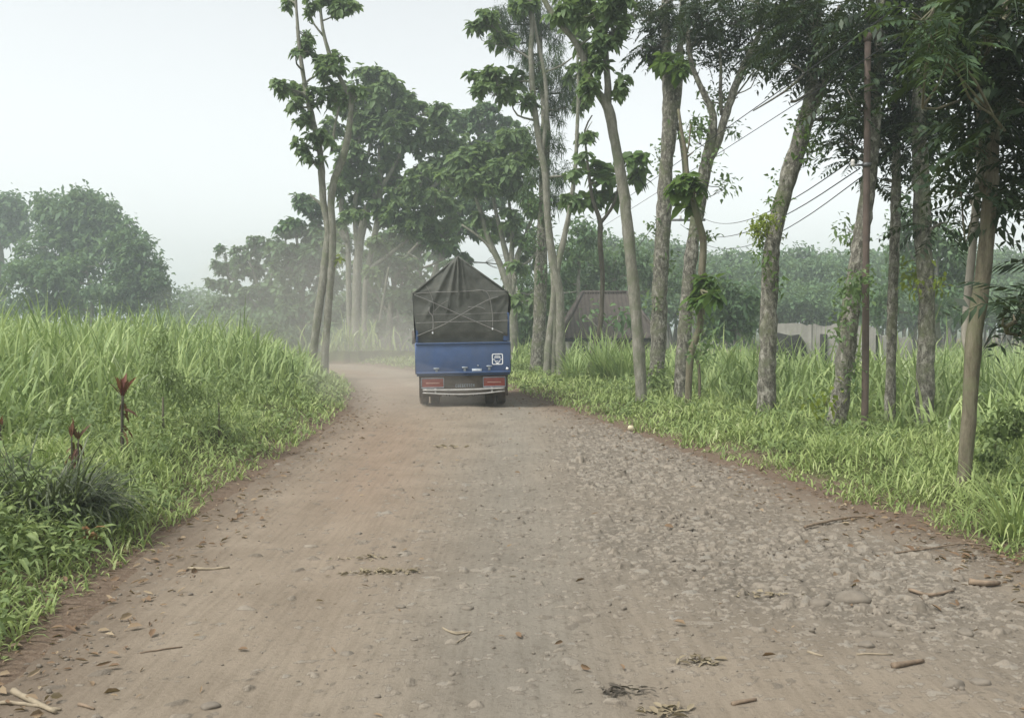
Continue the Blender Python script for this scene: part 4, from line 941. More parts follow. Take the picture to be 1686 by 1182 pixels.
A1, A2 = P(880, 425, 95), P(1299, 117, 15); e = A2 + (A2 - A1) * .35
cable('upper of two straight cables climbing over the verge into the dark canopy', sag(A1, e, .25, 12), .007)
A1, A2 = P(880, 438, 95), P(1200, 230, 20); e = A2 + (A2 - A1) * .3
cable('lower of two straight cables climbing past the smooth leaning trunk', sag(A1, e, .2, 12), .006)
A1 = P(1047, 410, 60); cable('short steep cable dropping left from the distant crossarm', sag(ins[0], A1 + [0, 20, -1.2], .25), .014)
cable('thin cable crossing the pale sky gap in the far left avenue', sag(P(255, 489, 170), P(380, 462, 120), .3), .035)
# ------------------------------------------------------------------ grasses, cane and weeds
def grass_mat(name, stops, trans=.3, patch=.5):
    return leaf_mat(name, stops, trans, .5, patch, .2)
G_VERGE = grass_mat('verge grass blade', [(0, (0.091, 0.130, 0.046)), (.35, (0.251, 0.332, 0.116)), (.75, (0.406, 0.486, 0.186)), (1, (0.616, 0.611, 0.410))], .35, .8)
G_CANE = grass_mat('tall cane blade', [(0, (0.089, 0.135, 0.054)), (.4, (0.261, 0.355, 0.135)), (.8, (0.456, 0.549, 0.236)), (1, (0.620, 0.620, 0.594))], .35, .35)
G_WEED = grass_mat('broad weed leaf', [(0, (0.083, 0.126, 0.048)), (.5, (0.176, 0.240, 0.089)), (1, (0.317, 0.392, 0.151))], .3, .9)
G_DARK = grass_mat('dark tuft blade', [(0, (.022, .032, .016)), (.5, (.05, .065, .034)), (.8, (.12, .14, .085)), (1, (.26, .26, .19))], .2, 2.0)
G_DRY = grass_mat('dry straw', [(0, (.16, .125, .08)), (.6, (.27, .225, .15)), (1, (.38, .33, .235))], .1, 3.0)

def scatter(n, xr, yr, rs, pw=1.25, ref=6.0):
    """candidate points, thinned with distance, within a wide view"""
    x = rs.uniform(*xr, n); u = rs.uniform(0, 1, n)
    a, b = yr[0] ** (1 - pw), yr[1] ** (1 - pw)
    y = (a + (b - a) * u) ** (1 / (1 - pw))
    k = np.abs(x) < .62 * y + 2.2
    return x[k], y[k]

def on_land(x, y):
    dl, dr = edges(x, y); return dl, dr, land(x, y, dl, dr)

rs = RNG(101)
TRUNKS = [(o.location.x, o.location.y) for o in bpy.data.objects if o.type == 'EMPTY' and o.get('category') in ('tree', 'pole') and o.location.y < 40]
def free(x, y, r=.12):
    k = np.ones(len(x), bool)
    for a, b in TRUNKS: k &= (x - a) ** 2 + (y - b) ** 2 > r * r
    return k

# verge grass, both sides
mb = MB()
x, y = scatter(560000, (-17, 16), (3.2, 52), rs, 1.75)
dl, dr, z = on_land(x, y)
d = np.maximum(dl, dr); left = dl > dr
e0 = .30 * fbm(x * 1.3, y * 1.3, 61, 3) + .10 * vnoise(x * 6, y * 6, 62) - .12
lim = np.where(left, 10.0, 8.0)
clump = vnoise(x * 2.6, y * 2.6, 63) * .6 + vnoise(x * 9, y * 9, 64) * .4
k = (d > e0) & (d < lim) & free(x, y) & (rs.uniform(0, 1, len(x)) < .3 + 1.1 * clump * sstep(0, .5, d - e0 + .12))
x, y, z, d, left, e0, clump = (q[k] for q in (x, y, z, d, left, e0, clump))
dist = np.hypot(x, y)
tall = np.where(left, .20 + .20 * sstep(0, 2.2, d - e0) + .20 * sstep(2, 7, d), .15 + .15 * sstep(0, 1.6, d - e0) + .12 * sstep(1.5, 5, d))
L = tall * rs.uniform(.55, 1.5, len(x)) * (.55 + .85 * clump) * np.where(left, .55 + 1.15 * vnoise(x * .7, y * .7, 66) ** 1.5, .7 + .6 * vnoise(x * .8, y * .8, 67))
W = np.clip(.0135 * rs.uniform(.55, 1.5, len(x)) * np.maximum(1, dist / 9) ** .75, .006, .05)
print('verge blades', len(x))
blades(mb, np.stack([x, y, z - .02], 1), L, W, rs.uniform(0, 2 * pi, len(x)), rs.uniform(.02, .75, len(x)), rs.uniform(.6, 2.9, len(x)), 4)
o = mb.obj('verge_grass', G_VERGE)
tag(o, 'short bent green grass covering both verges of the dirt road', 'grass', kind='stuff')

# broad leaved weeds woven into the verge grass
mb = MB()
x, y = scatter(20000, (-15, 12), (3.4, 40), rs, 1.6)
dl, dr, z = on_land(x, y); d = np.maximum(dl, dr); left = dl > dr
cl_ = vnoise(x * .9, y * .9, 71) + .35 * vnoise(x * 4, y * 4, 72)
k = (d > .25) & (d < np.where(left, 9, 5.5)) & free(x, y) & (cl_ > np.where(left, .58, .78))
x, y, z, d, left, cl_ = (q[k] for q in (x, y, z, d, left, cl_))
per = 9; M = len(x) * per; H = np.repeat(np.where(left, .18 + .30 * sstep(0, 2.5, d), .14 + .16 * sstep(0, 2, d)) * (.6 + .6 * rs.uniform(0, 1, len(x))), per)
f = rs.uniform(.25, 1, M)
pos = np.repeat(np.stack([x, y, z], 1), per, 0) + np.stack([rs.normal(0, .07, M), rs.normal(0, .07, M), H * f], 1)
az = rs.uniform(0, 2 * pi, M); el = rs.uniform(-.2, .8, M)
sc = np.maximum(1, np.hypot(pos[:, 0], pos[:, 1]) / 14) ** .6
leaves(mb, pos, np.stack([np.cos(az) * np.cos(el), np.sin(az) * np.cos(el), np.sin(el)], 1), rs.uniform(.07, .16, M) * sc, rs.uniform(.16, .30, M), rs.uniform(.3, .9, M), rs)
o = mb.obj('verge_weeds', G_WEED); print('weed leaves', M)
tag(o, 'low broad leaved weeds tangled in the grass of the verges', 'weeds', kind='stuff')

# tall cane: right field and left field
def cane(name, label, n, xr, yr, dlo, dhi, hgt, up, seed, side):
    rs = RNG(seed); x, y = scatter(n, xr, yr, rs, 1.5 if side > 0 else 1.35)
    dl, dr, z = on_land(x, y); d = dl if side < 0 else dr
    dlo = dlo - (1.7 * sstep(13, 26, y) if side < 0 else 0 * y)
    cl_ = vnoise(x * .55, y * .55, seed) * .6 + vnoise(x * 1.9, y * 1.9, seed + 1) * .4
    k = (d > dlo + 1.2 * (vnoise(x * .4, y * .4, seed + 2) - .5)) & (d < dhi) & (rs.uniform(0, 1, len(x)) < .15 + 1.3 * cl_) & free(x, y, .25)
    x, y, z, d, cl_, dlo = (q[k] for q in (x, y, z, d, cl_, dlo)); M = len(x); dist = np.hypot(x, y)
    h = hgt * (1 if side > 0 else .92 + .10 * sstep(18, 34, y)) * (.35 + .65 * sstep(dlo - .5, dlo + (3.5 if side > 0 else 2.6), d)) * (.7 + .5 * cl_)
    L = h * rs.uniform(.6, 1.35, M); hb_ = np.clip(h * rs.uniform(-.1, .45, M), 0, None)
    W = .036 * rs.uniform(.55, 1.5, M) * np.maximum(1, dist / 22) ** .7
    mb = MB()
    blades(mb, np.stack([x, y, z + hb_ - .05], 1), L, W, rs.uniform(0, 2 * pi, M), rs.uniform(.0, .6, M) * up, rs.uniform(.2, 2.8, M) * up, 5)
    print(name, M)
    o = mb.obj(name, G_CANE); tag(o, label, 'cane', kind='stuff')
cane('cane_field', 'tall arching cane leaves filling the field behind the right trunks', 105000, (0, 46), (9, 75), 3.4, 60, 1.38, 1.0, 201, 1)
cane('reed_field', 'tall upright grass and reeds filling the field on the left', 150000, (-60, -4), (9.5, 90), 2.6, 90, 1.30, .8, 202, -1)

# ------------------------------------------------------------------ single plants that stand out
def clump(name, label, base, n, L, W, spread, lean, curl, mat, seed, cat='grass clump', group=None, K=5):
    rs = RNG(seed); b = base; az = rs.uniform(0, 2 * pi, n); r = spread * np.sqrt(rs.uniform(0, 1, n))
    pos = np.stack([b[0] + r * np.cos(az), b[1] + r * np.sin(az), np.full(n, b[2] - .03)], 1)
    mb = MB(); blades(mb, pos, L * rs.uniform(.5, 1.15, n), W * rs.uniform(.6, 1.3, n), az + rs.normal(0, .7, n), rs.uniform(*lean, n), rs.uniform(*curl, n), K)
    root = empty(name, b, label, cat, group); mb.obj('blades', mat, root); return root
b = P(1000, 618, 30); b[2] = land(b[0], b[1])[0]
clump('tall_grass_clump', 'big fountain shaped clump of long blades at the foot of the forked sapling', b, 240, 1.75, .035, .35, (.05, .7), (.2, 1.7), G_CANE, 301, group='fountain grass clumps on the right verge')
b = P(948, 616, 31); b[2] = land(b[0], b[1])[0]
clump('tall_grass_clump', 'smaller fountain grass clump between the grey stem cluster and the sapling', b, 130, 1.35, .033, .3, (.1, .8), (.3, 1.8), G_CANE, 302, group='fountain grass clumps on the right verge')
b = P(1030, 622, 29); b[2] = land(b[0], b[1])[0]
clump('tall_grass_clump', 'upright grass clump tucked against the smooth leaning trunk', b, 130, 1.5, .032, .3, (.05, .5), (.2, 1.4), G_CANE, 303, group='fountain grass clumps on the right verge')
b = hit(1672, 885)
clump('broad_grass_tuft', 'lush broad bladed green tuft at the right edge of the road', b, 110, .75, .018, .16, (.15, .8), (.5, 1.9), G_VERGE, 304)
b = hit(48, 850)
clump('dark_grass_tuft', 'dark matted mound of drooping blades at the far left verge', b + [0, .25, .05], 850, .62, .015, .44, (.3, 1.4), (.3, 2.4), G_DARK, 305)
# big limp leaves beside the dark mound
b = hit(6, 800); root = empty('broad_leaf_weed', b, 'weed with large pale rounded leaves leaning over the dark grass mound', 'weed')
mb = MB(); rs = RNG(306); pts = np.array([P(u, v, b[1] + dy) for u, v, dy in ((30, 790, 0), (14, 840, -.1), (20, 805, -.1), (52, 755, .3), (10, 745, .3), (36, 770, .1), (4, 815, -.1), (70, 880, -.2), (60, 742, .4), (0, 870, -.2))])
az = rs.uniform(0, 2 * pi, len(pts)); leaves(mb, pts, np.stack([np.cos(az), np.sin(az) * .4, 0 * az + .1], 1), rs.uniform(.11, .19, len(pts)), .6, .3, rs)
mb.obj('leaves', G_WEED, root); mb = MB()
for p in pts: mb.tube(np.vstack([b, (b + p) / 2 + [0, 0, .08], p]), .004, 5)
mb.obj('stems', BK_SLIM, root)

# red leaved ti plants
M_RED = leaf_mat('dark red strap leaf', [(0, (.07, .018, .016)), (.5, (.15, .042, .032)), (1, (.24, .085, .05))], .25, .4, 4)
M_BRN = leaf_mat('brown red strap leaf', [(0, (.06, .03, .02)), (.5, (.12, .055, .035)), (1, (.2, .1, .05))], .2, .5, 4)
def ti(label, foot, topv, Y, n, L, mat, seed, heads=((0, 0),), stemr=.014):
    rs = RNG(seed); f = P(*foot, Y); f[2] = land(f[0], f[1])[0]
    root = empty('red_ti_plant', f, label, 'plant', 'red leaved plants on the left verge')
    st = MB(); lf = MB(); old = MB()
    for dx, dv in heads:
        tp = P(foot[0] + dx, topv + dv, Y)
        C = catmull(np.vstack([f, (f + tp) / 2 + rs.normal(0, .02, 3), tp]), .05); st.tube(C, np.linspace(stemr, stemr * .7, len(C)), 8, rough=.1)
        az = rs.uniform(0, 2 * pi, n) ** 1.15; el = rs.uniform(.85, 1.5, n)
        leaves(lf, np.repeat(tp[None], n, 0) + rs.normal(0, .01, (n, 3)), np.stack([np.cos(az) * np.cos(el), np.sin(az) * np.cos(el), np.sin(el)], 1), L * rs.uniform(.35, 1.15, n), .17, .10, rs, fold=.3)
        m2 = 9; tz = rs.uniform(.35, .95, m2)[:, None]; az = rs.uniform(0, 2 * pi, m2); el = rs.uniform(-.9, .3, m2)
        leaves(old, f + (tp - f) * tz, np.stack([np.cos(az) * np.cos(el), np.sin(az) * np.cos(el), np.sin(el)], 1), L * .7 * rs.uniform(.5, 1, m2), .25, .6, rs, fold=.3)
    st.obj('stem', BK_DARK, root, smooth=True); lf.obj('red_leaves', mat, root); old.obj('old_leaves', M_BRN, root)
ti('tallest red leaved plant, bright red tuft on a dark stem in the left grass', (202, 712), 652, 11.0, 16, .27, M_RED, 401, stemr=.02)
ti('shorter plant with two small brown red tufts on thin stalks in the left grass', (121, 765), 718, 9.2, 9, .17, M_BRN, 402, ((-3, 0), (8, 6)), .010)
ti('red tipped plant half cut by the left picture edge', (0, 760), 700, 9.6, 9, .15, M_RED, 403)
# feathery weed bush on the left bank, glossy shrub on the right
def bush(name, label, pts, Y, leaf, per, style, mat, seed, cat='shrub'):
    u, v = pts[0][:2]; b = P(u, 640, Y); b[2] = land(b[0], b[1])[0]
    t = Tree.__new__(Tree); t.rs = RNG(seed); t.seed = seed; t.Y = Y; t.base = b; t.bark = BK_SLIM; t.wood = MB(); t.skel = []; t.crown = {}
    t.root = empty(name, b, label, cat)
    t.skel.append(np.array([[b[0], b[1], b[2] + .05, .02], [b[0], b[1], b[2] + .5, .012]])); t.wood.tube(t.skel[0][:, :3], [.02, .01], 6)
    t.blobs(pts, style, mat, leaf=leaf, per=per, key='foliage', bark_hub=False); t.done('stem')
bush('feathery_weed', 'tall wispy dark green weed behind the red leaved plant', [(268, 610, 22, 34, 26), (252, 580, 12, 26, 10), (290, 640, 34, 30, 26), (240, 650, 30, 25, 18), (270, 565, 5, 22, 7)], 13.0, .13, 16, 'spray', G_WEED, 501, 'weed')
bush('leafy_shrub', 'dark leaved sprawling shrub on the left bank above the road edge', [(360, 645, 40, 22, 30), (400, 625, 34, 16, 22), (330, 690, 34, 24, 22), (390, 680, 40, 24, 26)], 13.5, .11, 12, 'spray', G_WEED, 502)
bush('leafy_shrub', 'glossy light leaved shrub at the foot of the mossy trunk with the leaf collar', [(1080, 622, 16, 13, 12), (1090, 640, 14, 9, 8)], 24.0, .13, 14, 'small', G_WEED, 503)
bush('leafy_shrub', 'dark shrub shaded at the right edge behind the nearest slender trunk', [(1640, 715, 26, 22, 22), (1670, 690, 22, 24, 18), (1630, 745, 26, 16, 14)], 11.5, .08, 14, 'small', G_WEED, 504)
# ------------------------------------------------------------------ the truck
DUSTC = (.34, .27, .20)
M_BLUE = plain('dull blue truck paint', (.026, .070, .185), .5, var=.2, scale=3, dust=(.13, .14, .16), dustamt=.42, spec=.4)
M_TARP, nt, nodes, links = new_mat('old grey green canvas')
n1 = noise(nt, 2.4, 6, .65, objcoord(nt)); n2 = noise(nt, 60, 3, .6, objcoord(nt, (1, 1, 3)))
principled(nt, mixc(nt, .25, ramp(nt, n1, [(.3, (.075, .079, .071)), (.55, (.118, .122, .109)), (.75, (.19, .19, .168))]), ramp(nt, n2, [(.3, (.045, .046, .04)), (.7, (.09, .09, .078))])), .9, bump=n2, bump_d=.01, bump_s=.5, spec=.15)
M_BLK = plain('black underbody', (.022, .022, .022), .75, dust=DUSTC, dustamt=.45)
M_TYRE = plain('dusty tyre rubber', (.028, .027, .026), .9, dust=DUSTC, dustamt=.65)
M_RIM = plain('grey steel rim', (.20, .20, .20), .6, .4, dust=DUSTC, dustamt=.5)
M_RED2 = plain('red lamp lens', (.27, .045, .035), .3, var=.15, dust=DUSTC, dustamt=.25); M_CHR = plain('worn bright bar', (.40, .40, .39), .45, .4, dust=DUSTC, dustamt=.25)
M_WHT = plain('white sticker', (.72, .74, .76), .6, var=.08); M_ROPE = plain('pale rope', (.19, .187, .175), .9, scale=30); M_GRYT = plain('faded grey decal', (.30, .34, .38), .7)
M_GLS = plain('dark windscreen glass', (.02, .025, .03), .1, spec=.6); M_AMB = plain('pale lens strip', (.60, .36, .30), .4)
TP = np.array([(763 - CU) * 21.9 / FPX, 21.9, 0.0]); TP[2] = road_z(TP[0], TP[1] + 1) + .0
TR = empty('truck', TP, 'blue cargo truck with a peaked grey canvas cover driving away down the dusty road', 'truck', rz=radians(4))
RR = radians(-.9); cR, sR = cos(RR), sin(RR)
ROLL = np.array([[cR, 0, sR], [0, 1, 0], [-sR, 0, cR]])
def tob(mb, name, mat, parent=TR, roll=True, smooth=False, bevel=0.0):
    if roll: mb.xform(None, [0, 0, -.7]).xform(ROLL, [0, 0, .7])
    return mb.obj(name, mat, parent, smooth, bevel, world=False)
# bed
tg = tob(MB().box((0, -.015, 1.04), (1.99, .05, .66)).box((0, -.05, 1.355), (1.99, .03, .035)).box((0, -.05, .735), (1.99, .03, .04)), 'tailgate', M_BLUE, bevel=.006)
for hx_, hz in ((-.57, .825), (.03, .84), (.55, .86)):
    tob(MB().box((hx_, -.052, hz), (.12, .03, .03)).box((hx_, -.045, hz - .05), (.05, .015, .08)), 'hinge', M_GRYT, tg)
# white crest decal: rounded square outline, a bar across and a lettered shield
def rrect(w, h, r, n=6):
    out = []
    for cx, cz, a0 in ((w - r, h - r, 0), (-w + r, h - r, 90), (-w + r, -h + r, 180), (w - r, -h + r, 270)):
        for k in range(n + 1):
            a = radians(a0 + 90 * k / n); out.append((cx + r * cos(a), cz + r * sin(a)))
    return np.array(out)
em = MB(); ec = np.array([.725, -.048, 1.005])
o_, i_ = rrect(.118, .118, .035), rrect(.098, .098, .022); n = len(o_)
V = np.vstack([np.column_stack([o_[:, 0], 0 * o_[:, 0], o_[:, 1]]), np.column_stack([i_[:, 0], 0 * i_[:, 0], i_[:, 1]])]) + ec
em.add(V, [(k, (k + 1) % n, (k + 1) % n + n, k + n) for k in range(n)])
def plate(pts): em.add(np.column_stack([np.array(pts)[:, 0], np.full(len(pts), -.001), np.array(pts)[:, 1]]) + ec, [tuple(range(len(pts)))])
plate([(-.098, -.012), (-.05, -.012), (-.05, .002), (-.098, .002)]); plate([(.055, -.012), (.098, -.012), (.098, .002), (.055, .002)])
plate([(-.05, .07), (.05, .07), (.05, .078), (-.05, .078)]); plate([(-.07, .035), (-.05, .06), (-.05, .02)]); plate([(.07, .035), (.05, .02), (.05, .06)])
for r0, nn_ in ((.052, 5), (.030, 5)):
    for k in range(nn_):
        x_ = -.046 + k * .0205; plate([(x_, r0 - .008), (x_ + .014, r0 - .008), (x_ + .014, r0 + .008), (x_, r0 + .008)])
for k in range(9):
    a = pi + k * pi / 8; b_ = pi + (k + 1) * pi / 8
    if k < 8: plate([(.062 * cos(a), -.02 + .062 * sin(a)), (.062 * cos(b_), -.02 + .062 * sin(b_)), (.048 * cos(b_), -.02 + .048 * sin(b_)), (.048 * cos(a), -.02 + .048 * sin(a))])
plate([(-.03, -.03), (-.016, -.03), (-.016, -.05), (-.03, -.05)]); plate([(.0, -.028), (.016, -.028), (.016, -.052), (.0, -.052)]); plate([(-.045, -.098), (.045, -.098), (.02, -.082), (-.02, -.082)])
tob(em, 'crest_decal', M_WHT, tg)
tob(MB().box((.285, -.046, .775), (.21, .012, .075)), 'number_strip', M_GRYT, tg)
sp_ = MB()
for k in range(7): sp_.box((.205 + k * .027, -.053, .775), (.014, .004, .03))
tob(sp_, 'faded_number', M_WHT, tg)
tob(MB().box((.93, -.046, .80), (.05, .01, .05), np.array([[.9, 0, .43], [0, 1, 0], [-.43, 0, .9]])), 'sticker', M_WHT, tg); tob(MB().box((.31, -.046, .875), (.025, .01, .03)), 'sticker', M_GRYT, tg)
for sx_ in (-1, 1):
    sd = MB().box((sx_ * .975, 1.81, 1.04), (.05, 3.56, .66))
    for k in range(7): sd.box((sx_ * 1.005, .15 + k * .55, 1.04), (.03, .06, .66))
    for zz in (1.46, 1.62, 1.78, 1.94): sd.box((sx_ * .97, 1.81, zz), (.035, 3.5, .09))
    for k in range(7): sd.box((sx_ * .99, .15 + k * .55, 1.68), (.03, .06, .6))
    tob(sd, 'side_board', M_BLUE)
    w_ = .13 if sx_ > 0 else .05
    po_ = MB().box((sx_ * (.99 - w_ / 2), -.0, 1.69), (w_, .05, .60))
    tob(po_, 'corner_post', M_BLUE, bevel=.004)
    if sx_ > 0:
        for k in range(4): tob(MB().box((.925, -.03, 1.52 + k * .12), (.05, .012, .05)), 'latch', M_BLK)
tob(MB().box((0, 1.81, .69), (1.98, 3.6, .05)).box((0, 3.6, 1.3), (1.9, .05, 1.2)), 'bed_floor', M_BLUE)
# canvas
tp = MB(); rs = RNG(601)
EZ, AZ, LX, RX_, AX = 2.40, 3.18, -1.04, .98, -.08
sgrid = np.linspace(0, 1, 61); zz = np.r_[np.linspace(1.33, EZ, 36), np.linspace(EZ, AZ, 30)[1:]]
G = np.zeros((len(zz), 61, 3))
for i, z in enumerate(zz):
    if z <= EZ: xl = np.interp(z, [1.33, 1.96, 2.35, EZ], [-.955, -1.02, -1.055, LX]); xr = np.interp(z, [1.33, 1.96, 2.2, EZ], [.94, .955, .985, RX_])
    else:
        t_ = (z - EZ) / (AZ - EZ); xl = LX + (AX - LX) * t_ ** 1.03; xr = RX_ + (AX - RX_) * t_ ** .97
    x = xl + (xr - xl) * sgrid
    y = -.03 - .05 * np.sin(pi * sgrid) * sstep(1.4, 1.9, z) + .07 * sstep(1.62, 1.36, z)
    for xf, sl2, amp, wd, za, zb in ((AX + .005, -.0, .045, .022, 2.2, 3.2), (AX - .02, .20, .035, .03, 2.0, 3.1), (AX + .06, -.12, .02, .03, 2.3, 3.1), (AX - .05, .52, .025, .05, 1.9, 2.9), (AX + .05, -.6, .02, .05, 2.0, 2.9)):
        y -= 1.5 * amp * np.exp(-((x - (xf - sl2 * (AZ - z))) / wd) ** 2) * sstep(za - .2, za + .2, z)
    for (x0_, z0_, dx_, dz_) in ((RX_, EZ, -.55, -.2), (RX_, EZ, -.3, -.5), (LX, EZ, .5, -.25), (LX, EZ, .4, .1)):
        L_ = np.hypot(dx_, dz_); pp = ((x - x0_) * dx_ + (z - z0_) * dz_) / L_; qq = (-(x - x0_) * dz_ + (z - z0_) * dx_) / L_
        y -= .022 * np.exp(-(qq / .04) ** 2) * sstep(0, .1, pp) * sstep(L_ * 1.3, L_ * .4, pp)
    y += .09 * (fbm(x * 2.3, z * 2.3 + 0 * x, 63, 3) - .5)
    G[i, :, 0] = x; G[i, :, 1] = y; G[i, :, 2] = z
tp.grid(G)
ny = 46; yy = np.linspace(0, 3.62, ny)
bow = .05 * np.abs(np.sin(pi * yy / 1.2))
prof = []   # left hem -> left eave -> ridge -> right eave -> right hem
for k, y in enumerate(yy):
    zl = np.linspace(1.45, EZ, 12)
    left = np.column_stack([np.interp(zl, [1.45, 1.96, EZ], [-1.01, -1.02, LX]) - .01 * np.sin(pi * (zl - 1.45) / .95), zl])
    t_ = np.linspace(0, 1, 18)[1:]; up = np.column_stack([LX + (AX - LX) * t_, EZ + (AZ - EZ) * t_ - .10 * np.sin(pi * t_) * bow[k] / .05 * .5 - bow[k] * t_])
    dn = np.column_stack([AX + (RX_ - AX) * t_, AZ - bow[k] + (EZ - AZ + bow[k]) * t_ - .10 * np.sin(pi * t_) * bow[k] / .05 * .5])
    zr = np.linspace(EZ, 1.92, 9)[1:]; right = np.column_stack([np.full(8, 1.0) + .03 * np.sin(pi * (EZ - zr) / .5), zr])
    pr = np.vstack([left, up, dn, right])
    pr[:, 0] += .03 * (fbm(pr[:, 1] * 3, np.full(len(pr), y * 2), 65, 3) - .5); pr[:, 1] += .025 * (fbm(pr[:, 0] * 3, np.full(len(pr), y * 2), 66, 3) - .5) * (pr[:, 1] > 1.6)
    prof.append(np.column_stack([pr[:, 0], np.full(len(pr), y - .02), pr[:, 1]]))
prof = np.array(prof); tp.grid(prof)
fg = prof[-1]; tp.add(fg, [tuple(range(len(fg)))])
tarp = tob(tp, 'canvas_cover', M_TARP, smooth=True)
tob(MB().tube([(LX, -.03, EZ), (AX, -.04, AZ), ], .022, 8).tube([(AX, -.04, AZ), (RX_, -.03, EZ)], .022, 8), 'hem', M_TARP, tarp, smooth=True)
def rx(u, v, y=-.115): return np.array([(u - 763) / 77.5, y, (672 - v) / 77.5])
def rope(pts, r=.011, end=False):
    C = catmull(np.array([rx(*p) for p in pts]), .05); o = tob(MB().tube(C, r * .75, 7), 'rope', M_ROPE, smooth=True)
    if end: tob(MB().tube([rx(*pts[-1]), rx(pts[-1][0] - .5, pts[-1][1] + 3)], .016, 7), 'rope_end', M_WHT, o)
rope([(685, 485), (720, 483.5), (770, 482.5), (797, 481), (806, 489), (810, 505), (812, 525), (812, 543)], end=True)
rope([(797, 482), (820, 483), (838, 482)], .009)
rope([(687, 533), (740, 532), (790, 532), (838, 531)], .010); rope([(688, 519), (760, 519.5), (836, 518)], .006)
rope([(685, 487), (720, 502), (760, 521), (800, 539), (830, 552)]); rope([(688, 554), (730, 537), (770, 515), (805, 497), (822, 492)])
rope([(709, 507), (709, 516), (714, 522), (715, 535), (714, 548)], .016, end=True); rope([(704, 472), (712, 487), (716, 505), (714, 530)], .006); rope([(772, 508), (790, 508), (800, 512)], .009); rope([(717, 514), (730, 502), (742, 497), (742, 507)], .006)
# lower rear
rp = tob(MB().box((0, .10, .49), (1.80, .03, .42)), 'rear_panel', M_BLK, bevel=.005)
lt = MB(); glyph = {'C': '7/4/4/4/7', 'O': '7/5/5/5/7', 'E': '7/4/6/4/7', 'L': '4/4/4/4/7', 'T': '7/2/2/2/2', 'R': '6/5/6/5/5', 'D': '6/5/5/5/6', 'I': '2/2/2/2/2', 'H': '5/5/7/5/5', 'N': '5/7/7/5/5', 'G': '7/4/5/5/7', 'P': '7/5/7/4/4', 'A': '7/5/7/5/5'}
for k, ch in enumerate('COEGETTEN'):
    for r_i, row in enumerate(glyph[ch].split('/')):
        for b_i in range(3):
            if int(row) & (4 >> b_i): lt.box((-.165 + k * .046 + b_i * .011, .082, .475 - r_i * .013), (.0115, .006, .0135))
tob(lt, 'lettering', M_GRYT, rp)
for sx_ in (-1, 1):
    cx = sx_ * .655
    tl = tob(MB().box((cx, .075, .52), (.48, .05, .235)), 'tail_light', M_RED2, bevel=.008)
    f_ = MB()
    for dz_ in (-.1, .1): f_.box((cx, .046, .52 + dz_), (.48, .014, .022))
    for dx_ in (-.235, .235): f_.box((cx + dx_, .046, .52), (.014, .014, .178))
    tob(f_, 'frame', M_GRYT, tl); tob(MB().box((cx, .044, .515), (.29, .012, .022)), 'lens_strip', M_AMB, tl)
    tob(MB().box((sx_ * .925, .3, .46), (.035, .5, .48)).box((sx_ * .91, .06, .46), (.06, .02, .48)), 'mudguard', M_BLK)
    tob(MB().box((sx_ * .70, .40, .36), (.46, .02, .3)), 'mud_flap', M_BLK)
C1 = [(-.87, -.0, .375), (0, -.02, .365), (.87, -.0, .385)]; C2 = [(-.87, .0, .315), (-.45, -.02, .285), (0, -.025, .27), (.45, -.02, .285), (.87, .0, .325)]
tob(MB().tube(catmull(np.array(C1), .1), .022, 10).tube(catmull(np.array(C2), .1), .016, 10).box((-.6, .05, .34), (.04, .12, .12)).box((.6, .05, .34), (.04, .12, .12)), 'bumper', M_CHR, smooth=True)
ch_ = MB().box((-.38, 2.7, .62), (.08, 5.1, .14)).box((.38, 2.7, .62), (.08, 5.1, .14))
for k in range(5): ch_.box((0, .4 + k * 1.1, .62), (.70, .08, .1))
ch_.box((-.38, .95, .42), (.07, 1.1, .05)).box((.38, .95, .42), (.07, 1.1, .05)).box((0, .45, .32), (.62, .06, .10))
for k, xx in enumerate((-.36, -.3, -.18, -.12, .16, .24, .33)): ch_.box((xx, .42, .255 - .015 * (k % 2)), (.035, .03, .07))
tob(ch_, 'chassis', M_BLK)
ax = MB().tube([(-.75, .95, .39), (-.2, .95, .38), (.2, .95, .38), (.75, .95, .39)], .075, 12)
th_ = np.linspace(0, pi, 12); ax.lathe(np.column_stack([-.25 * np.cos(th_), .235 * np.sin(th_) ** .8 + .001]), (0, .90, .375), 20)
ax.tube([(0, 1.1, .42), (0, 3.4, .6)], .04, 10)
tob(ax, 'rear_axle', M_BLK, roll=False, smooth=True)
def wheel(cx, cy, w=.21, r=.39):
    pr = [(-w / 2, .22), (-w / 2, r - .05), (-w / 2 + .02, r - .012)]
    for k in range(5):
        a_ = -w / 2 + .03 + k * (w - .06) / 5; b_ = a_ + (w - .06) / 5
        pr += [(a_, r), (b_ - .012, r), (b_ - .010, r - .014), (b_ - .002, r - .014)]
    pr += [(w / 2 - .02, r - .012), (w / 2, r - .05), (w / 2, .22)]
    wo = tob(MB().lathe(pr, (cx, cy, r), 40).lathe([(-w * .35, .22), (w * .35, .22)], (cx, cy, r), 24), 'wheel', M_TYRE, roll=False, smooth=True)
    sg = 1 if cx > 0 else -1
    tob(MB().lathe([(-w * .42, .22), (-w * .3, .19), (-.02, .17), (.0, .10), (.05, .08), (.05, .0)] if sg > 0 else [(w * .42, .22), (w * .3, .19), (.02, .17), (0, .10), (-.05, .08), (-.05, 0)], (cx, cy, r), 24), 'rim', M_RIM, wo, roll=False, smooth=True)
for xx in (-.845, -.605, .605, .845): wheel(xx, .95)
for xx in (-.75, .75): wheel(xx, 4.45, .2, .37)
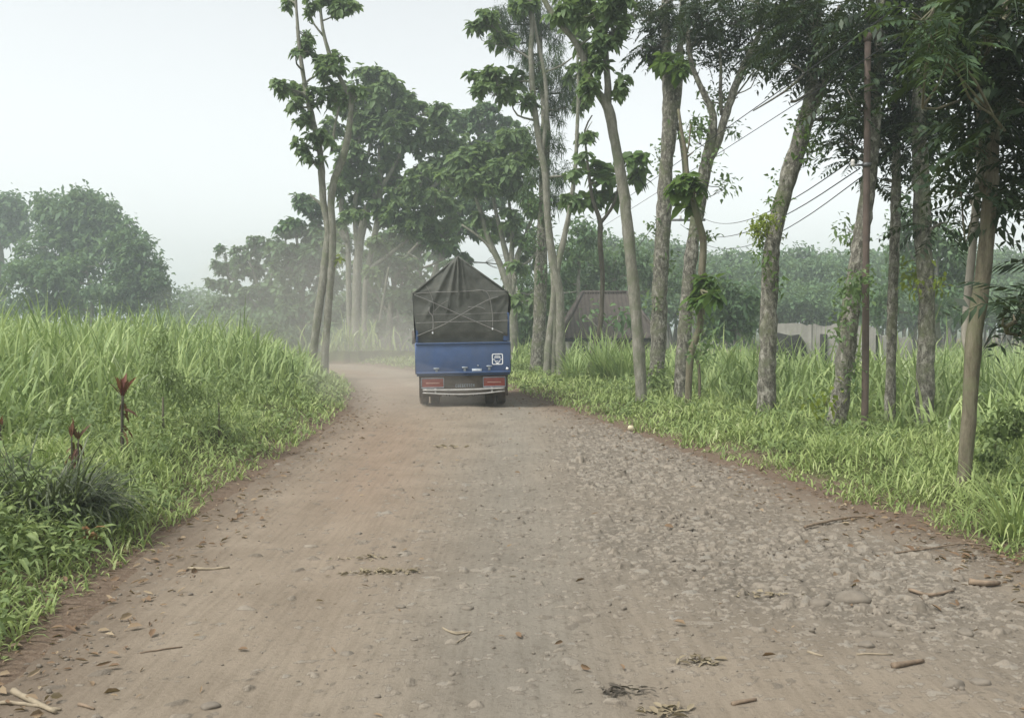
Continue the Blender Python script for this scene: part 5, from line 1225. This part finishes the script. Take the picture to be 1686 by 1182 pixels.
# cab
cb = MB(); prf = np.array([(3.72, .55), (3.72, 1.98), (3.95, 2.06), (4.75, 2.04), (5.08, 1.35), (5.14, .55), (4.9, .5), (4.85, .8), (4.05, .8), (4.0, .5)])
n = len(prf); V = np.vstack([np.column_stack([np.full(n, -.84), prf]), np.column_stack([np.full(n, .84), prf])])
cb.add(V, [tuple(range(n - 1, -1, -1)), tuple(range(n, 2 * n))] + [(k, (k + 1) % n, (k + 1) % n + n, k + n) for k in range(n)])
cab = tob(cb, 'cab', M_BLUE, bevel=.03)
tob(MB().add([(-.72, 4.80, 1.96), (.72, 4.80, 1.96), (.74, 5.085, 1.38), (-.74, 5.085, 1.38)], [(0, 1, 2, 3)]), 'windscreen', M_GLS, cab)
tob(MB().box((0, 3.71, 1.7), (1.1, .02, .4)), 'rear_window', M_GLS, cab)
for sx_ in (-1, 1):
    dr_ = tob(MB().box((sx_ * .845, 4.42, 1.15), (.02, .95, .75)), 'door', M_BLUE, cab)
    tob(MB().add([(sx_ * .85, 4.0, 1.4), (sx_ * .85, 4.86, 1.4), (sx_ * .85, 4.66, 1.92), (sx_ * .85, 4.0, 1.92)], [(0, 1, 2, 3)]), 'door_window', M_GLS, cab)
    tob(MB().tube([(sx_ * .84, 4.9, 1.85), (sx_ * 1.12, 4.95, 1.75), (sx_ * 1.12, 4.95, 1.2), (sx_ * .84, 4.95, 1.1)], .014, 8).box((sx_ * 1.12, 4.93, 1.45), (.17, .05, .34)), 'side_mirror', M_BLK, cab)
    tob(MB().box((sx_ * .62, 5.15, .85), (.26, .04, .17)), 'headlight', M_WHT, cab)

# ------------------------------------------------------------------ things lying on the road
rs = RNG(700)
def rock_mesh(name, seed, rough=.28, nu=9, nv=7):
    r = RNG(seed); mb = MB()
    th = np.linspace(0, pi, nv); ph = np.arange(nu) * 2 * pi / nu
    mb2 = []
    for a in th: mb2.append(np.stack([np.sin(a) * np.cos(ph), np.sin(a) * np.sin(ph), np.full(nu, np.cos(a))], 1))
    G = np.array(mb2); q = _unit(r.normal(0, 1, (9, 3))); dd = r.uniform(.55, .85, 9)
    pr = G.reshape(-1, 3) @ q.T; f = np.minimum(1, (dd / np.maximum(pr, 1e-3)).min(1)); G = G * f.reshape(nv, nu)[..., None] * (1 + rough * .15 * r.normal(0, 1, (nv, nu, 1)))
    G[0] = G[0].mean(0); G[-1] = G[-1].mean(0)
    i = np.arange(nv * nu).reshape(nv, nu); j = np.roll(i, -1, 1)
    F = np.stack([i[:-1], i[1:], j[1:], j[:-1]], -1).reshape(-1, 4)
    return G.reshape(-1, 3), F
M_STONE = plain('dusty road stone', (.165, .145, .118), .95, var=.3, scale=14, dust=(.19, .162, .128), dustamt=.8, bump_d=.01)
ROCKS = [rock_mesh('r', 720 + k) for k in range(8)]
gm = MB()
x = rs.uniform(-2.6, 3.9, 16000); y = 3.2 + 21 * rs.uniform(0, 1, 16000) ** 1.6
dl, dr = edges(x, y); k = (np.maximum(dl, dr) < .1) & (rs.uniform(0, 1, len(x)) < .06 + .5 * cobble(x, y) + .35 * sstep(-.9, 0, np.maximum(dl, dr)))
for a_, b_ in zip(x[k], y[k]):
    V, F = ROCKS[rs.randint(8)]; s_ = rs.uniform(.004, .012) if rs.uniform() < .85 else rs.uniform(.01, .022)
    c_, d_ = cos(rs.uniform(0, 6.3)), sin(rs.uniform(0, 6.3)); nn2 = np.hypot(c_, d_); R_ = np.array([[c_, -d_, 0], [d_, c_, 0], [0, 0, nn2]]) / nn2
    gm.addn((V * np.array([1, rs.uniform(.6, 1), rs.uniform(.5, .8)]) * s_) @ R_.T + [a_, b_, road_z(a_, b_) + .25 * s_], F)
o = gm.obj('gravel', M_STONE, smooth=False); tag(o, 'loose gravel and grit scattered over the dirt road', 'gravel', kind='stuff')
px_st = [(347, 1166, .06, 'rounded stone near the bottom edge left of centre'), (770, 1003, .06, 'upright stone alone in the middle of the grey track'), (683, 1054, .035, 'small stone just left of the folded straw'), (571, 1077, .06, 'flat stone alone on the left wheel track near the bottom'), (745, 1110, .04, 'small round stone below the folded straw'),
         (1134, 873, .07, 'grey stone at the near end of the broken macadam patch'), (1000, 996, .045, 'lump at the edge of the stony half, right of the grey track'), (1400, 990, .20, 'big low grey boulder bulging from the right side of the road'), (1347, 996, .13, 'second low boulder beside the biggest one'), (1455, 1047, .11, 'rounded stone in front of the two low boulders on the right'), (1590, 1045, .10, 'tan stone at the right margin of the road'), (1570, 1130, .10, 'angular stone in the lower right corner group'), (1610, 1125, .08, 'smaller stone behind the angular corner stone'), (1430, 1065, .09, 'flat topped stone in the lower right stones'), (660, 1000, .05, 'flat stone left of the upright stone'), (245, 945, .035, 'small flat stone at the grass edge on the left'), (590, 880, .05, 'flat tan stone on the reddish left track'), (700, 815, .07, 'dark clod lying across the left wheel track')]
for u, v, s_, lab in px_st:
    d = P(u, v, 10) - [0, 0, CAMZ]; t_ = 0
    for Y in np.arange(3.5, 20, .02):
        p = P(u, v, Y)
        if p[2] <= road_z(p[0], p[1]): break
    V, F = ROCKS[rs.randint(8)]; z_ = road_z(p[0], p[1]); root_loc = np.array([p[0], p[1], z_])
    s_ = s_ * (.62 if s_ > .08 else .75); V, F = rock_mesh('r', rs.randint(9999), .25, 18, 13); V2 = V * np.array([1, .8, .5]) * s_
    a = rs.uniform(-.6, .6); R_ = np.array([[cos(a), -sin(a), 0], [sin(a), cos(a), 0], [0, 0, 1]])
    mb = MB().addn(V2 @ R_.T + [0, 0, .03 * s_], F); o = mb.obj('stone', M_STONE, smooth=False)
    o.location = tuple(root_loc); tag(o, lab, 'stone', 'stones lying on the dirt road')
# dry leaves and straw bits
M_LITT = leaf_mat('dry brown leaf', [(0, (.10, .055, .03)), (.5, (.21, .14, .085)), (.85, (.33, .26, .17)), (1, (.5, .44, .34))], .15, .7, 3)
lb = MB(); x = rs.uniform(-4.5, 6.0, 30000); y = 3.2 + 26 * rs.uniform(0, 1, 30000) ** 1.5; dl, dr = edges(x, y); d = np.maximum(dl, dr)
k = rs.uniform(0, 1, len(x)) < .014 + .85 * np.exp(-((d + .16) / .40) ** 2) * np.where(dr > dl, .25 + 1.2 * sstep(13, 6, y), .7) + .10 * np.exp(-((d + .8) / .55) ** 2) * (dr > dl)
x, y, d = x[k], y[k], d[k]; M = len(x)
z = np.array([road_z(a_, b_) if dd_ < .02 else land(a_, b_)[0] for a_, b_, dd_ in zip(x, y, d)]) + rs.uniform(.003, .02, M)
az = rs.uniform(0, 2 * pi, M); leaves(lb, np.stack([x, y, z], 1), np.stack([np.cos(az), np.sin(az), rs.uniform(-.05, .25, M)], 1), rs.uniform(.025, .085, M), rs.uniform(.12, .5, M), rs.uniform(-.2, .3, M), rs, fold=.35)
o = lb.obj('leaf_litter', M_LITT); print('litter', M); tag(o, 'dry brown leaves and chaff strewn along the road margins', 'leaf litter', kind='stuff')
M_STICK = plain('dry stick', (.20, .15, .105), .9, var=.4, scale=14); M_STRAW = plain('pale dry stalk', (.27, .225, .16), .9, var=.25, scale=14)
def ground_px(u, v):
    for Y in np.arange(3.3, 26, .02):
        p = P(u, v, Y); dl, dr = edges(p[0], p[1]); h = land(p[0], p[1])[0] if max(dl[0], dr[0]) > 0 else road_z(p[0], p[1])
        if p[2] <= h: p[2] = h; return p
    return p
def stick(pts, r, lab, mat, name='stick', cat='stick'):
    C = np.array([ground_px(*p) for p in pts]); C[:, 2] = np.linspace(C[0, 2], C[-1, 2], len(C)) + r * .7; C = catmull(C, .04); C[:, 2] += .0012 * rs.normal(0, 1, len(C))
    o = MB().tube(C, np.linspace(r, r * .6, len(C)), 7, rough=.15, seed=rs.randint(9999)).xform(None, -C[0]).obj(name, mat, smooth=True); o.location = tuple(C[0]); tag(o, lab, cat, 'dry sticks and stalks on the road')
stick([(22, 1143), (60, 1162), (92, 1176)], .016, 'thick pale dry stalk in the bottom left corner', M_STRAW, 'dry_stalk', 'stalk')
stick([(0, 1160), (40, 1163), (100, 1172)], .010, 'thinner dry stalk under the thick one in the bottom left corner', M_STRAW, 'dry_stalk', 'stalk')
stick([(130, 1162), (155, 1169)], .009, 'short stalk just right of the two corner stalks', M_STICK)
stick([(729, 1036), (752, 1047), (776, 1042), (752, 1060)], .006, 'folded straw bent into a triangle mid road', M_STRAW, 'folded_straw', 'straw')
stick([(740, 1042), (760, 1042), (776, 1041)], .005, 'straw strip lying inside the folded triangle', M_STRAW, 'dry_stalk', 'stalk')
stick([(1325, 873), (1390, 858), (1440, 850)], .013, 'brown branch along the right grass edge above the leaf litter', M_STICK)
stick([(1456, 914), (1530, 905), (1590, 898), (1640, 903)], .008, 'long thin twig lying in the right hand leaf litter', M_STICK, 'twig', 'twig')
stick([(1595, 964), (1620, 963), (1645, 965)], .024, 'short thick log piece at the right margin of the road', M_STICK, 'log_piece', 'log')
stick([(1497, 973), (1530, 978), (1570, 975)], .012, 'forked scrap of wood left of the log piece', M_STICK)
stick([(1470, 1100), (1500, 1096), (1520, 1092)], .016, 'broken bamboo scrap with a split end, lower right', M_STICK, 'bamboo_scrap', 'bamboo')
stick([(1205, 1162), (1245, 1155)], .012, 'dark twig near the bottom edge right of centre', M_STICK, 'twig', 'twig')
stick([(310, 938), (340, 939), (378, 936)], .012, 'pale stalk at the left road margin', M_STRAW, 'dry_stalk', 'stalk')
stick([(230, 1076), (300, 1066)], .006, 'thin twig across the left margin of the road', M_STICK, 'twig', 'twig')
stick([(1410, 1078), (1470, 1078)], .006, 'straight thin straw among the lower right stones', M_STRAW, 'dry_stalk', 'stalk')
stick([(1330, 1075), (1355, 1082)], .008, 'short pale straw just left of the stone with a flat top', M_STRAW, 'dry_stalk', 'stalk')
def pile(u, v, n, sx_, sy_, mat, lab, name, cat, Lr=(.03, .08), zh=.012):
    c = ground_px(u, v); x = c[0] + rs.normal(0, sx_, n); y = c[1] + rs.normal(0, sy_, n)
    pos = np.stack([x, y, np.array([road_z(a_, b_) for a_, b_ in zip(x, y)]) + rs.uniform(.004, zh, n)], 1); az = rs.uniform(0, 2 * pi, n)
    mb = MB(); leaves(mb, pos - c, np.stack([np.cos(az), np.sin(az), rs.uniform(0, .3, n)], 1), rs.uniform(*Lr, n), rs.uniform(.15, .4, n), rs.uniform(-.1, .3, n), rs, fold=.3)
    o = mb.obj(name, mat); o.location = tuple(c); tag(o, lab, cat)
pile(630, 943, 90, .17, .045, G_DRY, 'flattened streak of pale straw across the left half of the road', 'straw_heap', 'straw')
pile(1025, 1142, 38, .07, .025, leaf_mat('rotten dark scrap', [(0, (.05, .042, .034)), (1, (.14, .12, .095))], .1, .8, 3), 'dark rotten scrap heap near the bottom edge', 'rotten_scrap', 'debris', (.03, .07), .03)
pile(1095, 1175, 40, .06, .03, G_DRY, 'crushed straw bunch at the bottom edge', 'straw_heap', 'straw')
pile(1265, 982, 26, .09, .03, G_DRY, 'pale husk scraps in the stony right half', 'husk_scraps', 'husk')
pile(1160, 1090, 30, .05, .03, G_DRY, 'small frayed straw knot right of the grey track', 'straw_heap', 'straw')
pile(600, 920, 24, .10, .03, G_DRY, 'thin sprinkle of chaff just above the straw streak', 'straw_heap', 'straw')
pile(735, 737, 16, .12, .06, G_DRY, 'pale flattened scrap on the road behind the truck', 'paper_scrap', 'scrap', (.06, .12))
c = ground_px(1040, 710)
V, F = rock_mesh('x', 790); o = MB().addn(V * [.07, .05, .055] + [0, 0, .05], F).obj('crumpled_wrapper', plain('pale yellow crumpled paper', (.62, .55, .38), .8), smooth=False); o.location = tuple(c); tag(o, 'crumpled pale yellow wrapper at the right grass edge behind the truck', 'litter')
c = ground_px(146, 900); mb = MB(); az = rs.uniform(0, 6.3, 14); leaves(mb, rs.normal(0, .035, (14, 3)) + [0, 0, .07], np.stack([np.cos(az), np.sin(az), .4 + 0 * az], 1), rs.uniform(.08, .13, 14), .5, .4, rs)
o = mb.obj('dead_leaf', leaf_mat('orange dead leaf', [(0, (.25, .12, .05)), (1, (.45, .26, .13))], .2, .6, 3)); o.location = tuple(c); tag(o, 'curled orange dead leaves at the left grass edge', 'dead leaves')

# ------------------------------------------------------------------ air: haze over everything, dust behind the truck
def volume_mat(name, col, dens, aniso=.15):
    m, nt, nodes, links = new_mat(name); v = N(nt, 'ShaderNodeVolumePrincipled')
    v.inputs['Color'].default_value = (*col, 1); v.inputs['Density'].default_value = dens; v.inputs['Anisotropy'].default_value = aniso
    o = N(nt, 'ShaderNodeOutputMaterial'); links.new(v.outputs[0], o.inputs['Volume']); return m
HAZE = .0019
o = MB().box((0, 440, 14.2), (1840, 1160, 33.2)).obj('haze', volume_mat('pale haze', (.86, .95, .97), HAZE)); tag(o, 'thin pale haze filling the air over road and fields', 'haze', kind='stuff')
def dust(label, c, r, dens, seed):
    th = np.linspace(0.001, pi - .001, 15); ph = np.arange(24) * 2 * pi / 24
    G = np.stack([np.sin(th)[:, None] * np.cos(ph), np.sin(th)[:, None] * np.sin(ph), np.cos(th)[:, None] + 0 * ph], -1)
    G = G * (1 + .16 * RNG(seed).uniform(-1, 1, (15, 24, 1)))
    G[0] = [0, 0, 1]; G[-1] = [0, 0, -1]
    i = np.arange(15 * 24).reshape(15, 24); j = np.roll(i, -1, 1)
    o = MB().addn((G * np.array(r)).reshape(-1, 3), np.stack([i[:-1], i[1:], j[1:], j[:-1]], -1).reshape(-1, 4)).obj('dust_cloud', volume_mat('road dust', (.92, .88, .82), dens), smooth=True)
    o.location = tuple(c); tag(o, label, 'dust', kind='stuff')
    s = o.modifiers.new('round', 'SUBSURF'); s.levels = s.render_levels = 1
dust('wide veil of road dust hanging over the bend left of the truck', (-6.5, 40, 1.4), (6.5, 11, 4.2), .014, 1)
dust('denser road dust rolling off the left wheels of the truck', (-3.0, 25.5, .6), (1.9, 5.5, 1.5), .03, 2)
dust('low puff of dust trailing the left rear wheel', (-1.9, 20.6, .25), (1.3, 2.6, .75), .03, 3)

# ------------------------------------------------------------------ light, camera
W = bpy.data.worlds.new('World'); scene.world = W; W.use_nodes = True
nt = W.node_tree; nt.nodes.clear()
sk = nt.nodes.new('ShaderNodeTexSky'); sk.sky_type = 'NISHITA'; sk.sun_disc = False
SE, SAZ = radians(56), radians(-122)          # sun high, behind the camera's left shoulder side
sk.sun_elevation = SE; sk.sun_rotation = SAZ; sk.air_density = 1.0; sk.dust_density = 2.0; sk.ozone_density = 1.0; sk.altitude = 0
hs = nt.nodes.new('ShaderNodeHueSaturation'); hs.inputs['Saturation'].default_value = .13
bg = nt.nodes.new('ShaderNodeBackground'); bg.inputs['Strength'].default_value = .097
ow = nt.nodes.new('ShaderNodeOutputWorld')
nt.links.new(sk.outputs[0], hs.inputs['Color']); mu = nt.nodes.new('ShaderNodeMix'); mu.data_type = 'RGBA'; mu.blend_type = 'MULTIPLY'; mu.inputs[0].default_value = 1; mu.inputs[7].default_value = (.985, 1, .985, 1)
nt.links.new(hs.outputs[0], mu.inputs[6]); nt.links.new(mu.outputs[2], bg.inputs[0]); nt.links.new(bg.outputs[0], ow.inputs[0])
sun = bpy.data.lights.new('sun', 'SUN'); sun.energy = 1.5; sun.angle = radians(14); sun.color = (1, .96, .9)
so = bpy.data.objects.new('sun', sun); COL.objects.link(so)
from mathutils import Vector
sdir = Vector((sin(SAZ) * cos(SE), cos(SAZ) * cos(SE), sin(SE)))
so.rotation_euler = sdir.to_track_quat('Z', 'Y').to_euler(); so.location = (0, -20, 60)
cam = bpy.data.cameras.new('camera'); cam.sensor_width = 36; cam.lens = 36 * FPX / 1686; cam.clip_start = .05; cam.clip_end = 3000
co = bpy.data.objects.new('camera', cam); COL.objects.link(co); co.location = (0, 0, CAMZ); co.rotation_euler = (pi / 2 - TH, 0, 0)
scene.camera = co
scene.view_settings.view_transform = 'Standard'; scene.view_settings.look = 'None'; scene.view_settings.gamma = 1; scene.view_settings.exposure = 1.29
scene.cycles.use_denoising = True
scene.cycles.max_bounces = 8; scene.cycles.diffuse_bounces = 3; scene.cycles.glossy_bounces = 2; scene.cycles.transmission_bounces = 4; scene.cycles.volume_bounces = 1; scene.cycles.transparent_max_bounces = 8
print('total polys', sum(len(o.data.polygons) for o in bpy.data.objects if o.type == 'MESH'))
